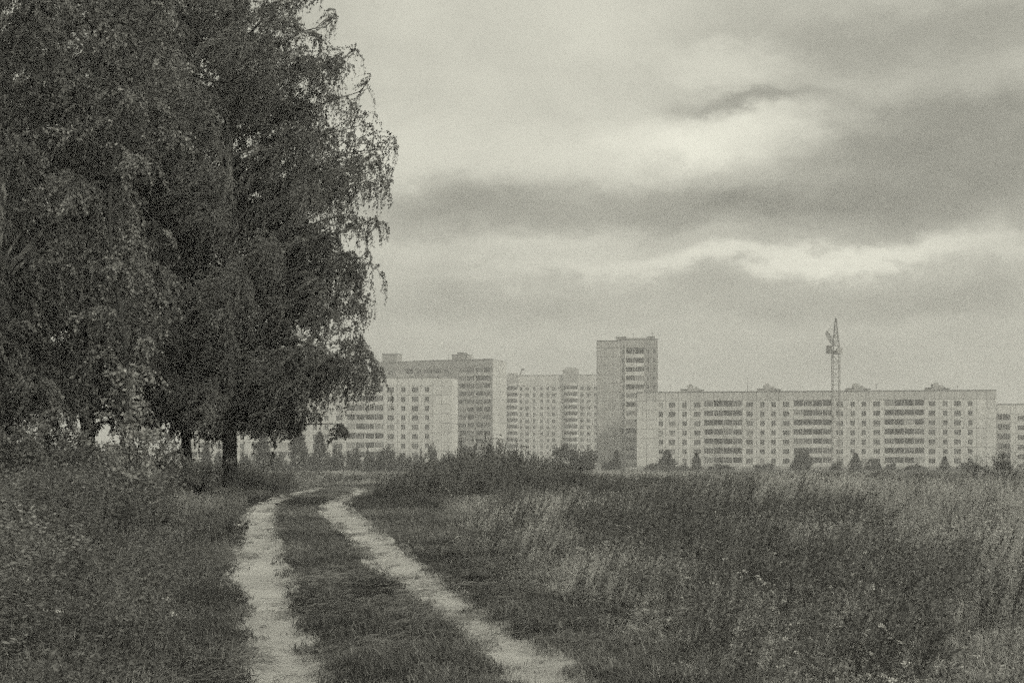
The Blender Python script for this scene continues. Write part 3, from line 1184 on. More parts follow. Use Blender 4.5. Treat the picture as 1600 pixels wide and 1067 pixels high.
def birch(seed, height, env, trunk_r, lean=(0, 0), n_prim=44, n_sec=12, n_str=7, nleaf=52, size=.062, wind=(-.28, .05), zmin=2.4, extra=(), clear=.9, thin_top=1.0, fork=None, base_curve=0.0, str_len=(.45, 1.25)):
    """returns trunk, branches, foliage meshes; env(z, azimuth) gives the crown radius"""
    r = np.random.default_rng(seed)
    ta, ba, la = Acc(), Acc(), Acc()
    t = np.linspace(0, 1, 22)
    wob = np.cumsum(r.normal(0, .05, (22, 2)), 0) * np.linspace(.2, 1, 22)[:, None]
    cl = np.stack([lean[0] * t * height + wob[:, 0] + base_curve * (1 - np.exp(-t * 6)), lean[1] * t * height + wob[:, 1], t * height - .35], -1)
    rad = trunk_r * (1 - t) ** .8 + .02
    rad[0] *= 1.55
    rad[1] *= 1.08
    tt = np.linspace(0, 1, 90)
    cl2 = np.stack([np.interp(tt, t, cl[:, q]) for q in range(3)], -1)
    rd2 = np.interp(tt, t, rad) * (1 + r.normal(0, .025, 90))
    ta.tube(cl2, rd2, 12)
    if fork:
        for (zf, dx, dy, dz, rr) in fork:
            p0 = np.array([np.interp(zf, cl[:, 2], cl[:, q]) for q in range(3)])
            p2 = p0 + np.array([dx, dy, dz])
            p1 = p0 + np.array([dx * .3, dy * .3, dz * .6])
            q = bez(p0, p1, p2, np.linspace(0, 1, 14))
            ta.tube(q, np.linspace(rr, rr * .3, 14), 8)
    prims = []
    for i in range(n_prim):
        f = (i + r.uniform(0, .9)) / n_prim
        zt_ = zmin + .2 + (height * .96 - zmin) * f ** 1.02
        phi = i * 2.39996 + r.normal(0, .35)
        R_ = max(.5, env(zt_, phi) * r.uniform(.45, 1.0) ** .55)
        rise = min(R_ * r.uniform(.2, .8), max(.15, zt_ - zmin + .2))
        za = max(zmin, zt_ - rise)
        p0 = np.array([np.interp(za, cl[:, 2], cl[:, q]) for q in range(3)])
        u_ = np.array([cos(phi), sin(phi), 0])
        p2 = p0 + u_ * R_ + np.array([0, 0, zt_ - za])
        p1 = p0 + u_ * R_ * .45 + np.array([0, 0, (zt_ - za) * .95 + .2])
        prims.append((p0, p1, p2, R_))
    for (z0, dx, dy, dz) in extra:
        p0 = np.array([np.interp(z0, cl[:, 2], cl[:, q]) for q in range(3)])
        p2 = p0 + np.array([dx, dy, dz])
        prims.append((p0, p0 + np.array([dx * .5, dy * .5, dz * .5 + .12]), p2, math.hypot(dx, dy)))
    for (p0, p1, p2, R_) in prims:
        tq = np.linspace(0, 1, 9)
        C = bez(p0, p1, p2, tq) + r.normal(0, .02, (9, 3)) * np.array([0, 1, 1, 1, 1, 1, 1, 1, 1])[:, None]
        ba.tube(C, np.linspace(.016 + .013 * R_, .008, 9), 6)
        ns = max(4, int(n_sec * R_ / 3.5))
        ts = r.uniform(.22, 1.0, ns)
        S = bez(p0, p1, p2, ts)
        out = unit((p2 - p0) * np.array([1, 1, .4]))
        d = unit(out * .7 + r.normal(0, .65, (ns, 3)) + np.array([0, 0, .3]))
        L = r.uniform(.45, 1.15, ns) * (.75 + .08 * R_)
        E1 = S + d * L[:, None] * .6
        E2 = S + d * L[:, None] + np.array([wind[0] * .4, wind[1], -.25]) * L[:, None]
        for k in range(ns):
            ba.tube(bez(S[k], E1[k], E2[k], np.linspace(0, 1, 5)), np.linspace(.014, .006, 5), 4)
        m = n_str
        tk = r.uniform(.15, 1.0, (ns, m))
        SS = bez(S[:, None], E1[:, None], E2[:, None], tk).reshape(-1, 3)
        dd = unit(np.repeat(d, m, 0) * .4 + r.normal(0, .5, (ns * m, 3)) + np.array([0, 0, -.1]))
        Ls = r.uniform(*str_len, ns * m)
        # twigs of the lowest boughs stay off the ground
        Ls = np.minimum(Ls, np.maximum(.25, (SS[:, 2] - clear)))
        strands(ba, la, SS, dd, Ls, r, int(nleaf * np.interp(p2[2], [9, 12], [1, thin_top])), size, wind)
    return ta.mesh('trunk', 'bark', True), ba.mesh('branches', 'bark'), la.mesh('foliage', 'leaf')


def plant_tree(name, label, px, D, meshes, rz=0.0, sc=1.0, group='birches and trees beside the road', cat='tree', leafmat=None, dz=0.0):
    x = (px - 800) / F * D
    z = float(terrain(np.array([x]), np.array([D]))[0])
    t_ = thing(name, label, cat, (x, D, z - .02 + dz), rz, group)
    t_.scale = (sc, sc, sc)
    for nm, me_ in zip(('trunk', 'branches', 'crown'), meshes):
        o = obj(nm, me_, t_)
    return t_


def env_main(z, phi):
    base = np.interp(z, [1.5, 2.3, 3.1, 4.0, 4.8, 6.2, 7.4, 8.6, 10.1, 10.9, 11.6, 12.5, 13.3, 14.2, 15.2, 17, 19, 20.5],
                     [2.2, 2.9, 4.0, 4.6, 4.2, 4.0, 4.3, 4.7, 5.2, 5.0, 4.4, 4.3, 4.2, 3.7, 2.9, 2.3, 1.3, .5])
    return base * (1 + .07 * sin(3 * phi + z * .7))


birchA = birch(3, 20.5, env_main, .215, n_prim=112, n_sec=16, n_str=8, nleaf=42, size=.069, wind=(-.75, .05), zmin=2.3, clear=1.8, thin_top=.62,
               extra=((2.0, 3.5, .2, .2), (2.5, -2.0, -1.0, .4), (3.0, 3.6, -1.4, .9), (3.0, 4.3, -.3, 1.1), (8.6, 4.7, .3, 1.5), (8.0, 4.6, -1.2, 1.5), (9.2, 4.6, 1.0, 1.3), (4.8, 4.3, .2, .9), (6.4, 4.2, -.4, .9), (11.0, 4.4, -.6, 1.4), (12.2, 3.8, .3, 1.5), (12.0, 3.6, -1.4, 1.2), (10.2, 4.2, -1, 1.0), (3.6, 4.2, .8, .6), (7.0, 4.4, -1, 1.2), (5.4, 4.0, -1, 1), (6.2, 4.1, .5, 1)))
plant_tree('birch_tree', 'birch with a thick dark trunk nearest the road, drooping right edge against the sky', 358, 44, birchA)


def env_b(z, phi):
    return np.interp(z, [1.5, 3, 5, 8, 12, 15, 18], [2.2, 3.0, 3.6, 3.8, 3.4, 2.6, .7]) * (1 + .15 * sin(2 * phi + z))


birchB = birch(8, 18.5, env_b, .15, lean=(-.02, .01), n_prim=80, n_sec=13, n_str=7, nleaf=46, size=.084, wind=(-.45, .0), zmin=2.0,
               extra=((2.4, 2.2, -1.5, .2), (2.2, -2.4, -.8, 0)), fork=((1.3, -1.2, -.5, -.55, .09),))
plant_tree('birch_tree', 'slimmer birch with a thin leaning trunk left of the thick one', 296, 47, birchB)


def env_c(z, phi):
    return np.interp(z, [1.5, 3, 5, 9, 13, 16, 19], [2.4, 3.4, 4.2, 4.3, 3.7, 2.6, .7]) * (1 + .15 * sin(2 * phi - z))


birchC = birch(21, 19, env_c, .2, lean=(.01, 0), n_prim=80, n_sec=13, n_str=7, nleaf=46, size=.084, wind=(-.3, .0), zmin=2.2,
               fork=((.9, -.7, .2, 2.6, .13),))
plant_tree('birch_tree', 'birch with a forked trunk behind the leafy sapling', 138, 46, birchC, rz=0.0)
plant_tree('birch_tree', 'large tree filling the left edge, branches nearest the viewer', 10, 39, birchB, rz=2.1, sc=1.05)
plant_tree('birch_tree', 'rearmost tree of the left edge, crown behind the others', -40, 52, birchC, rz=1.3, sc=1.0)


def lit_tree():
    """stand-in for better lit birch boughs, their light put into larger paler leaves"""
    r = np.random.default_rng(5)
    ta, ba, la = Acc(), Acc(), Acc()
    t = np.linspace(0, 1, 30)
    H = 13.5
    cl = np.stack([.9 * t ** 1.3 + .34 * np.sin(t * 8), -.6 * t ** 1.2 + .1 * np.sin(t * 9), t * H - .3], -1)
    ta.tube(cl, .065 * (1 - t) ** .8 + .012, 9)
    for i in range(46):
        za = 1.9 + 11.0 * (i + r.uniform(0, .7)) / 34
        phi = i * 2.4 + r.normal(0, .3)
        p0 = np.array([np.interp(za, cl[:, 2], cl[:, q]) for q in range(3)])
        R_ = np.interp(za, [2, 6, 9, 13.5], [.7, 1.7, 1.9, .5]) * r.uniform(.7, 1.05)
        p2 = p0 + np.array([cos(phi) * R_, sin(phi) * R_, R_ * .25])
        p1 = p0 + np.array([cos(phi) * R_ * .45, sin(phi) * R_ * .45, R_ * .55])
        ba.tube(bez(p0, p1, p2, np.linspace(0, 1, 8)), np.linspace(.035, .008, 8), 5)
        ns = 9
        S = bez(p0, p1, p2, r.uniform(.3, 1, ns))
        dd = unit(r.normal(0, .6, (ns, 3)) + np.array([cos(phi), sin(phi), .1]))
        strands(ba, la, S, dd, r.uniform(.6, 1.3, ns), r, 30, .085, (-.3, -.1), droop=.9, twig=.008)
    return ta.mesh('trunk', 'twig', True), ba.mesh('branches', 'twig'), la.mesh('foliage', 'leaf_lit')


litT = lit_tree()
plant_tree('lit_birch_tree', 'tree standing in for better lit birch boughs, light put into its paler leaves', 172, 37, litT)

# saplings and shrubs with leaves big enough to see


def shrub_mesh(seed, H, R_, nst, nleaf, size, leafmat, upright=.8, twig=.012):
    r = np.random.default_rng(seed)
    ba, la = Acc(), Acc()
    for i in range(nst):
        phi = r.uniform(0, 2 * pi)
        h = H * r.uniform(.55, 1.0)
        out = R_ * r.uniform(.2, 1.0) * (1 if nst > 2 else .25)
        p0 = np.array([cos(phi) * .08 * R_, sin(phi) * .08 * R_, -.1])
        p2 = np.array([cos(phi) * out, sin(phi) * out, h])
        p1 = np.array([cos(phi) * out * .3, sin(phi) * out * .3, h * upright])
        ba.tube(bez(p0, p1, p2, np.linspace(0, 1, 8)), np.linspace(twig, twig * .3, 8), 5)
        nb = 9 if nst > 2 else 30
        ts = r.uniform(.15, 1.0, nb)
        S = bez(p0, p1, p2, ts)
        dd = unit(r.normal(0, .8, (nb, 3)) + np.array([cos(phi) * .4, sin(phi) * .4, .45]))
        L = r.uniform(.25, .6, nb) * (H / 1.8) * (1.15 - ts * .6)
        E = S + dd * L[:, None]
        M_ = S + dd * L[:, None] * .5 + np.array([0, 0, .05])
        for k in range(nb):
            ba.tube(bez(S[k], M_[k], E[k], np.linspace(0, 1, 4)), np.linspace(twig * .4, twig * .15, 4), 3)
        tl = r.uniform(.1, 1.05, (nb, nleaf))
        P = bez(S[:, None], M_[:, None], E[:, None], tl).reshape(-1, 3) + r.normal(0, .03, (nb * nleaf, 3))
        axl = unit(np.repeat(dd, nleaf, 0) * .5 + r.normal(0, .5, (nb * nleaf, 3)) + np.array([0, 0, -.15]))
        V, Q = leaves_quads(P, axl, size, r, .7)
        la.add(V, Q)
    return ba.mesh('stems', 'twig'), la.mesh('foliage', leafmat)


def plant_shrub(name, label, px, D, meshes, rz=0.0, sc=1.0, group=None, cat='shrub', dz=0.0):
    x = (px - 800) / F * D
    z = float(terrain(np.array([x]), np.array([D]))[0])
    t_ = thing(name, label, cat, (x, D, z + dz), rz, group)
    t_.scale = (sc, sc, sc)
    for nm, me_ in zip(('stems', 'foliage'), meshes):
        obj(nm, me_, t_)
    return t_


sap = shrub_mesh(31, 2.85, .9, 2, 15, .09, 'leaf_big', .75, .016)
plant_shrub('aspen_sapling', 'tall thin sapling with broad pale leaves in front of the forked birch', 206, 25, sap, 0.4, 1.0, cat='sapling')
sap2 = shrub_mesh(32, 1.9, .8, 7, 9, .085, 'leaf_big', .7, .012)
sh1 = shrub_mesh(33, 1.6, 1.2, 16, 16, .08, 'leaf_shrub', .7)
sh2 = shrub_mesh(34, 1.3, 1.3, 18, 16, .07, 'leaf_shrub', .6)
plant_shrub('leafy_shrub', 'low bush with broad pale leaves at the foot of the sapling', 178, 26, sap2, 1.0, .85)
plant_shrub('leafy_shrub', 'dark leafy bush between the sapling and the thin birch trunk', 245, 33, sh1, 0, 1.0)
plant_shrub('leafy_shrub', 'dense dark bush at the left edge under the trees', 30, 31, sh1, 2, 1.15)
plant_shrub('leafy_shrub', 'dark bush below the forked birch, left of the sapling', 100, 33, sh2, 1, 1.15)
plant_shrub('leafy_shrub', 'low leafy bush left of the thick birch trunk', 316, 36, sh2, 3, .85)
plant_shrub('leafy_shrub', 'dark bush farthest left in the understorey, behind the edge bush', -30, 40, sh2, 4, 1.4)
plant_shrub('leafy_shrub', 'understorey bush behind the forked birch trunk', 60, 46, sh1, 5, 1.2)

# bare twiggy shrub at the right edge


def bare_shrub(seed, H, spread):
    r = np.random.default_rng(seed)
    ba = Acc()

    def grow(p, d, L, rad, lev):
        q = p + d * L
        m = (p + q) / 2 + r.normal(0, .04 * L, 3)
        ba.tube(bez(p, m, q, np.linspace(0, 1, 5)), np.linspace(rad, rad * .55, 5), 4)
        if lev == 0:
            return
        for k in range(r.integers(2, 5)):
            t = r.uniform(.35, 1.0)
            nd = unit(d + r.normal(0, .38, 3) + np.array([0, 0, .12]))
            grow(bez(p, m, q, np.array(t)), nd, L * r.uniform(.55, .8), rad * .55, lev - 1)
    for i in range(8):
        phi = r.uniform(0, 2 * pi)
        grow(np.array([.1 * cos(phi), .1 * sin(phi), -.1]), unit(np.array([cos(phi) * spread, sin(phi) * spread, 1])), H * .42, .014, 4)
    return ba.mesh('branches', 'twig')


for px, D, s_, lb in ((1572, 62, 1.05, 'bare twiggy shrub at the right edge before the dark stairwell strip'),
                      (1532, 74, .9, 'smaller bare twiggy shrub left of the right edge one')):
    x = (px - 800) / F * D
    t_ = thing('bare_shrub', lb, 'shrub', (x, D, float(terrain(np.array([x]), np.array([D]))[0])), px, 'bare shrubs at the field edge')
    t_.scale = (s_, s_, s_)
    obj('branches', bare_shrub(px, 2.3, .45), t_)

# young firs and bushes at the foot of the buildings


def fir_mesh(seed, H, R_):
    r = np.random.default_rng(seed)
    ta, la = Acc(), Acc()
    ta.tube([(0, 0, -.2), (0, 0, H * .5), (0, 0, H)], [.09, .05, .01], 6)
    n = 2600
    f = r.uniform(0, 1, n) ** .75
    z = H * (.03 + .97 * (1 - f ** 1.25))
    lay = .8 + .2 * np.sin(z * 2 * pi / .55)
    phi = r.uniform(0, 2 * pi, n)
    lob = 1 + .32 * np.sin(phi * 2 + z * 1.9 + seed) + .2 * np.sin(phi * 5 - z * 3)
    rr = R_ * f * lay * lob * np.sqrt(r.uniform(.12, 1, n)) + .03
    P = np.stack([rr * np.cos(phi), rr * np.sin(phi), z], -1)
    ax_ = unit(np.stack([np.cos(phi), np.sin(phi), np.full(n, -.1 + .3)], -1))
    V, Q = leaves_quads(P, ax_, .34, r, .45)
    la.add(V, Q)
    return ta.mesh('trunk', 'twig'), la.mesh('crown', 'needles')


def bush_mesh(seed, H, R_):
    r = np.random.default_rng(seed)
    ta, la = Acc(), Acc()
    for i in range(7):
        phi = r.uniform(0, 2 * pi)
        ta.tube([(0, 0, -.2), (cos(phi) * R_ * .3, sin(phi) * R_ * .3, H * .4), (cos(phi) * R_ * .7, sin(phi) * R_ * .7, H * .75)], [.07, .05, .015], 5)
    n = 5200
    cl = r.normal(0, 1, (42, 3))
    cl = unit(cl) * r.uniform(.45, .95, (42, 1))
    cl[:, 2] = np.abs(cl[:, 2])
    idx = r.integers(0, 42, n)
    P = cl[idx] * np.array([R_, R_, H * .86]) + r.normal(0, .2, (n, 3)) * np.array([R_, R_, H]) * .42
    P[:, 2] = np.clip(P[:, 2], .05, None)
    V, Q = leaves_quads(P, unit(P * np.array([1, 1, .3]) + .01), .26, r, .6)
    la.add(V, Q)
    return ta.mesh('trunk', 'twig'), la.mesh('crown', 'needles')


FIRS = [fir_mesh(41 + k, 5.0, 1.5 + .25 * k) for k in range(3)]
BUSH = [bush_mesh(51 + k, 4.0, 2.6 + .4 * k) for k in range(3)]
# (kind, px, top row, width px, distance, label)
VEG = [('f', 411, 668, 26, 215, 'young fir beside the thick birch trunk, tallest on its right'),
       ('f', 467, 673, 32, 220, 'wide young fir below the low horizontal birch bough'),
       ('f', 500, 675, 30, 225, 'young fir right of the widest one, left of the far road bend'),
       ('b', 527, 682, 16, 235, 'narrow bush standing above the road bend'),
       ('b', 552, 688, 26, 230, 'rounded bush between the narrow bush and the loggia band'),
       ('b', 577, 690, 16, 235, 'small bush under the left loggia band'),
       ('b', 606, 687, 28, 225, 'dark bush under the left wall of windows'),
       ('b', 676, 680, 16, 230, 'slender bush before the blank gable panels'),
       ('b', 726, 670, 26, 240, 'tall bush before the grey block, above the high weeds'),
       ('f', 766, 694, 20, 245, 'fir standing at the corner of the grey block'),
       ('b', 896, 683, 64, 215, 'large round bush left of the tower'),
       ('f', 963, 703, 18, 260, 'small fir at the foot of the tower corner'),
       ('b', 950, 714, 16, 260, 'low bush at the foot of the blank tower wall'),
       ('f', 1042, 703, 28, 265, 'wide fir under the leftmost windows of the long block'),
       ('f', 1088, 708, 18, 270, 'fir left of the first loggia band of the long block'),
       ('b', 1253, 693, 28, 265, 'tall dark bush covering the middle loggia band'),
       ('b', 1308, 716, 20, 262, 'low bush at the foot of the crane'),
       ('f', 1337, 708, 22, 268, 'left one of two firs right of the crane'),
       ('b', 1365, 711, 22, 270, 'rounded tree right of the fir pair by the crane'),
       ('b', 1393, 718, 14, 268, 'low bush under the last loggia band'),
       ('f', 1476, 713, 17, 272, 'solitary fir under the rightmost windows of the long block'),
       ('f', 322, 694, 18, 210, 'small fir seen between the two birch trunks'),
       ('b', 342, 698, 16, 212, 'small bush left against the thick birch trunk'),
       ('b', 385, 692, 22, 218, 'bush right against the thick birch trunk'),
       ('b', 436, 700, 22, 216, 'low bush between the two left firs'),
       ('b', 484, 696, 26, 240, 'low bush filling the gap between the two wide left firs'),
       ('b', 516, 698, 24, 238, 'low bush between the narrow bush and the fir to its left'),
       ('b', 588, 697, 26, 242, 'low bush right of the small bush under the left loggia band'),
       ('b', 632, 700, 28, 236, 'low wide bush under the rightmost windows of the nine storey block'),
       ('b', 655, 693, 16, 240, 'small bush left of the slender gable bush'),
       ('b', 700, 700, 26, 238, 'low bush between the slender bush and the tall bush'),
       ('b', 1020, 719, 22, 275, 'low bush under the blank left end of the long block'),
       ('b', 1066, 720, 20, 280, 'low bush between the two firs left of the first loggia band'),
       ('b', 1128, 721, 34, 280, 'low wide bush under the first loggia band'),
       ('b', 1195, 720, 30, 285, 'low bush between the first and middle loggia bands'),
       ('b', 1430, 720, 30, 280, 'low bush right of the last loggia band'),
       ('b', 1515, 719, 32, 276, 'low bush under the blank right end of the long block'),
       ('b', 1568, 712, 24, 250, 'bush under the dark stairwell strip at the right edge')]
for i, (kd, px, top, wpx, D, lb) in enumerate(VEG):
    x = (px - 800) / F * D
    z0 = float(terrain0(x, D))
    Hh = EYE + (HY - top) / F * D - z0
    Wm = wpx / F * D
    src = FIRS[i % 3] if kd == 'f' else BUSH[i % 3]
    H0, R0 = (5.0, (1.5 + .25 * (i % 3)) * .95) if kd == 'f' else (4.2, (2.6 + .4 * (i % 3)) * 1.12)
    t_ = thing('young_fir' if kd == 'f' else 'round_bush', lb, 'tree' if kd == 'f' else 'bush', (x, D, z0), i * 1.7, 'young firs before the blocks' if kd == 'f' else 'bushes before the blocks')
    sxy = Wm / (2 * R0) * (1.3 if kd == 'f' else 1.45)
    t_.scale = (sxy, sxy, Hh / H0)
    obj('trunk', src[0], t_)
    obj('crown', src[1], t_)

# scrap of white paper beside the left wheel track
pp = ground_at(370, 827)
a = Acc()
r = np.random.default_rng(2)
gxx, gyy = np.meshgrid(np.linspace(-.06, .06, 7), np.linspace(-.035, .035, 5))
gz_ = .02 + r.uniform(0, .035, gxx.shape)
i_ = np.arange(4)[:, None] * 7 + np.arange(6)[None, :]
a.add(np.stack([gxx + r.normal(0, .006, gxx.shape), gyy, gz_], -1), np.stack([i_, i_ + 1, i_ + 8, i_ + 7], -1))
sp_ = obj('paper_scrap', a.mesh('paper_scrap', 'paper'), None, (pp[0], pp[1], float(terrain0(pp[0], pp[1])) + .04), (.2, .1, .5))
tag(sp_, 'small crumpled white paper scrap in the grass left of the track', 'litter')

# ------------------------------------------------------------------ grass and weeds (nobody could count these)


def blades(r, n, rad, h0, h1, w, bend=(.2, .8), base=None, lean=(0, 0)):
    """tapering blades of two quads each"""
    q = np.sqrt(r.uniform(0, 1, n)) * rad
    ph = r.uniform(0, 2 * pi, n)
    b = np.stack([q * np.cos(ph), q * np.sin(ph), np.full(n, -.02)], -1) if base is None else base
    h = r.uniform(h0, h1, n)
    az_ = r.uniform(0, 2 * pi, n)
    k = r.uniform(*bend, n)
    u_ = np.stack([np.cos(az_), np.sin(az_), np.zeros(n)], -1)
    s_ = np.stack([-np.sin(az_), np.cos(az_), np.zeros(n)], -1)
    V = []
    for t, wf in ((0, 1), (.5, .8), (1, .12)):
        p = b + u_ * (k * h * t ** 1.7)[:, None] + np.array([lean[0], lean[1], 0]) * (h * t)[:, None]
        p[:, 2] += h * t * (1 - .35 * k * t)
        V += [p - s_ * w * wf * .5, p + s_ * w * wf * .5]
    V = np.stack(V, 1)
    o = np.arange(n)[:, None] * 6
    Q = np.stack([o + np.array([0, 1, 3, 2]), o + np.array([2, 3, 5, 4])], 1)
    return V.reshape(-1, 3), Q.reshape(-1, 4)


def stems(r, n, rad, h0, h1, th, lean=(.12, 0), jit=.1, seg=3):
    q = np.sqrt(r.uniform(0, 1, n)) * rad
    ph = r.uniform(0, 2 * pi, n)
    b = np.stack([q * np.cos(ph), q * np.sin(ph), np.full(n, -.02)], -1)
    h = r.uniform(h0, h1, n)
    top = b + np.stack([lean[0] * h + r.normal(0, jit, n) * h, lean[1] * h + r.normal(0, jit, n) * h, h], -1)
    return b, top, h


def mesh_join(name, parts):
    """parts: list of (V, Q, material)"""
    mats_, V, Q, mi, n = [], [], [], [], 0
    for v, q, m in parts:
        if m not in mats_:
            mats_.append(m)
        V.append(v)
        Q.append(np.asarray(q) + n)
        mi.append(np.full(len(q), mats_.index(m), np.int32))
        n += len(v)
    me_ = mesh_np(name, np.concatenate(V), np.concatenate(Q), mats_)
    me_.polygons.foreach_set('material_index', np.concatenate(mi))
    return me_


def tuft_short(s):
    r = np.random.default_rng(s)
    return mesh_join('short_grass_tuft', [(*blades(r, 70, .17, .03, .11, .006, (.3, 1.2)), 'grass_short'),
                                          (*blades(r, 5, .17, .03, .10, .005, (.6, 1.4)), 'straw')])


def tuft_meadow(s):
    r = np.random.default_rng(s)
    return mesh_join('meadow_tuft', [(*blades(r, 75, .2, .18, .5, .0075, (.1, .8), lean=(.08, 0)), 'grass_meadow'),
                                     (*blades(r, 10, .2, .3, .62, .004, (.0, .3), lean=(.12, 0)), 'grass_dry')])


def tuft_dry(s):
    r = np.random.default_rng(s)
    parts = [(*blades(r, 60, .2, .2, .52, .0065, (.1, .8), lean=(.1, 0)), 'grass_dry'),
             (*blades(r, 20, .2, .15, .4, .007, (.2, .8)), 'grass_meadow')]
    b, t, h = stems(r, 10, .2, .4, .7, .003)
    # feathery seed heads
    P = np.repeat(t, 8, 0) - unit(np.repeat(t - b, 8, 0)) * r.uniform(0, .12, (80, 1))
    V, Q = leaves_quads(P, unit(np.repeat(t - b, 8, 0)), .03, r, .4)
    a_ = Acc()
    for i in range(10):
        a_.tube([b[i], t[i]], [.002, .0015], 3)
    parts += [(V, Q, 'grass_dry'), (np.concatenate(a_.V), np.concatenate(a_.Q), 'straw')]
    return mesh_join('dry_tuft', parts)


def tuft_stalk(s, h0=.45, h1=.95, n=9, rad=.22, lean=(.22, 0), th=.0035):
    r = np.random.default_rng(s)
    b, t, h = stems(r, n, rad, h0, h1, th, lean, .08)
    a_ = Acc()
    for i in range(n):
        m = (b[i] + t[i]) / 2 + np.array([-.02, 0, .02])
        a_.tube(bez(b[i], m, t[i], np.linspace(0, 1, 4)), [th, th * .9, th * .8, th * .5], 3)
    k = 26
    f = r.uniform(.3, 1.0, (n, k))
    P = (b[:, None] + (t - b)[:, None] * f[..., None]).reshape(-1, 3) + r.normal(0, .012, (n * k, 3))
    V, Q = leaves_quads(P, unit(np.repeat(t - b, k, 0) + r.normal(0, .5, (n * k, 3))), .05 * (h1 / .95), r, .35)
    return mesh_join('weed_stalk_tuft', [(np.concatenate(a_.V), np.concatenate(a_.Q), 'weed_dark'), (V, Q, 'weed_dark'),
                                         (*blades(r, 24, rad, .15, .35, .007, (.2, .8)), 'grass_meadow')])


def tuft_herb(s, H=.4, size=.034):
    r = np.random.default_rng(s)
    n, k = 9, 30
    b, t, h = stems(r, n, .2, H * .45, H, .004, (.05, 0), .25)
    a_ = Acc()
    for i in range(n):
        a_.tube([b[i], (b[i] + t[i]) / 2, t[i]], [.004, .003, .002], 3)
    f = r.uniform(.12, 1.0, (n, k))
    P = (b[:, None] + (t - b)[:, None] * f[..., None]).reshape(-1, 3)
    ax_ = r.normal(0, 1, (n * k, 3))
    ax_[:, 2] = np.abs(ax_[:, 2]) * .35 - .05
    V, Q = leaves_quads(P, unit(ax_), size, r, .55)
    return mesh_join('herb_tuft', [(np.concatenate(a_.V), np.concatenate(a_.Q), 'weed_dark'), (V, Q, 'herb'),
                                   (*blades(r, 25, .2, .12, .38, .007, (.2, .9)), 'grass_meadow')])


def tuft_flower(s):
    r = np.random.default_rng(s)
    n = 2
    b, t, h = stems(r, n, .12, .25, .45, .003, (.08, 0), .12)
    a_, la_ = Acc(), Acc()
    for i in range(n):
        a_.tube([b[i], (b[i] + t[i]) / 2 + .01, t[i]], [.003, .0025, .002], 3)
        P = t[i] + r.normal(0, 1, (22, 3)) * np.array([.010, .010, .004])
        V, Q = leaves_quads(P, unit(r.normal(0, 1, (22, 3)) + np.array([0, 0, .4])), .014, r, .9)
        la_.add(V, Q)
    return mesh_join('flower_tuft', [(np.concatenate(a_.V), np.concatenate(a_.Q), 'weed_dark'), (np.concatenate(la_.V), np.concatenate(la_.Q), 'petal')])


def scatter(name, label, cat, protos, X, Y, scl, tone, seed, tilt=.08, dz=0.0, spread=None):
    """one object whose geometry-nodes modifier stands a tuft on every point"""
    r = np.random.default_rng(seed)
    n = len(X)
    Z = terrain(X, Y) + dz
    me_ = bpy.data.meshes.new(name)
    me_.vertices.add(n)
    me_.vertices.foreach_set('co', np.stack([X, Y, Z], -1).astype(np.float32).ravel())
    rot = np.stack([r.normal(0, tilt, n), r.normal(0, tilt, n), r.uniform(-.6, .6, n) if spread else r.uniform(0, 2 * pi, n)], -1)
    for nm, ty, data in (('rot', 'FLOAT_VECTOR', rot), ('scl', 'FLOAT_VECTOR', scl)):
        at_ = me_.attributes.new(nm, ty, 'POINT')
        at_.data.foreach_set('vector', np.asarray(data, np.float32).ravel())
    at_ = me_.attributes.new('idx', 'INT', 'POINT')
    at_.data.foreach_set('value', r.integers(0, len(protos), n).astype(np.int32))
    at_ = me_.attributes.new('tone', 'FLOAT', 'POINT')
    at_.data.foreach_set('value', np.clip(tone + r.normal(0, .38, n), -1.1, 1.4).astype(np.float32))
    o = obj(name, me_)
    tag(o, label, cat, None, 'stuff')
    c = bpy.data.collections.new(name + '_tufts')
    for p in protos:
        c.objects.link(bpy.data.objects.new(p.name, p))
    ng = bpy.data.node_groups.new(name, 'GeometryNodeTree')
    ng.interface.new_socket('Geometry', in_out='INPUT', socket_type='NodeSocketGeometry')
    ng.interface.new_socket('Geometry', in_out='OUTPUT', socket_type='NodeSocketGeometry')
    N_, L_ = ng.nodes, ng.links
    gi, go = N_.new('NodeGroupInput'), N_.new('NodeGroupOutput')
    iop = N_.new('GeometryNodeInstanceOnPoints')
    ci = N_.new('GeometryNodeCollectionInfo')
    ci.inputs['Collection'].default_value = c
    ci.inputs['Separate Children'].default_value = True
    ci.inputs['Reset Children'].default_value = True
    iop.inputs['Pick Instance'].default_value = True
    L_.new(gi.outputs[0], iop.inputs['Points'])
    L_.new(ci.outputs[0], iop.inputs['Instance'])
    for nm, ty, sk in (('rot', 'FLOAT_VECTOR', 'Rotation'), ('scl', 'FLOAT_VECTOR', 'Scale'), ('idx', 'INT', 'Instance Index')):
        na = N_.new('GeometryNodeInputNamedAttribute')
        na.data_type = ty
        na.inputs[0].default_value = nm
        L_.new(na.outputs[0], iop.inputs[sk])
    L_.new(iop.outputs[0], go.inputs[0])
    md = o.modifiers.new('tufts', 'NODES')
    md.node_group = ng
    return o


def wedge(d0, d1, dens, seed, um=.52, power=1.0):
    """random points in the view wedge between two distances (widened for neighbouring viewpoints)"""
    r = np.random.default_rng(seed)
    area = um * (d1 * d1 - d0 * d0) + 3 * (d1 - d0)
    n = int(area * dens)
    D = np.sqrt(r.uniform(d0 * d0, d1 * d1, n))
    X = r.uniform(-1, 1, n) * (um * D + 1.5)
    return X, D


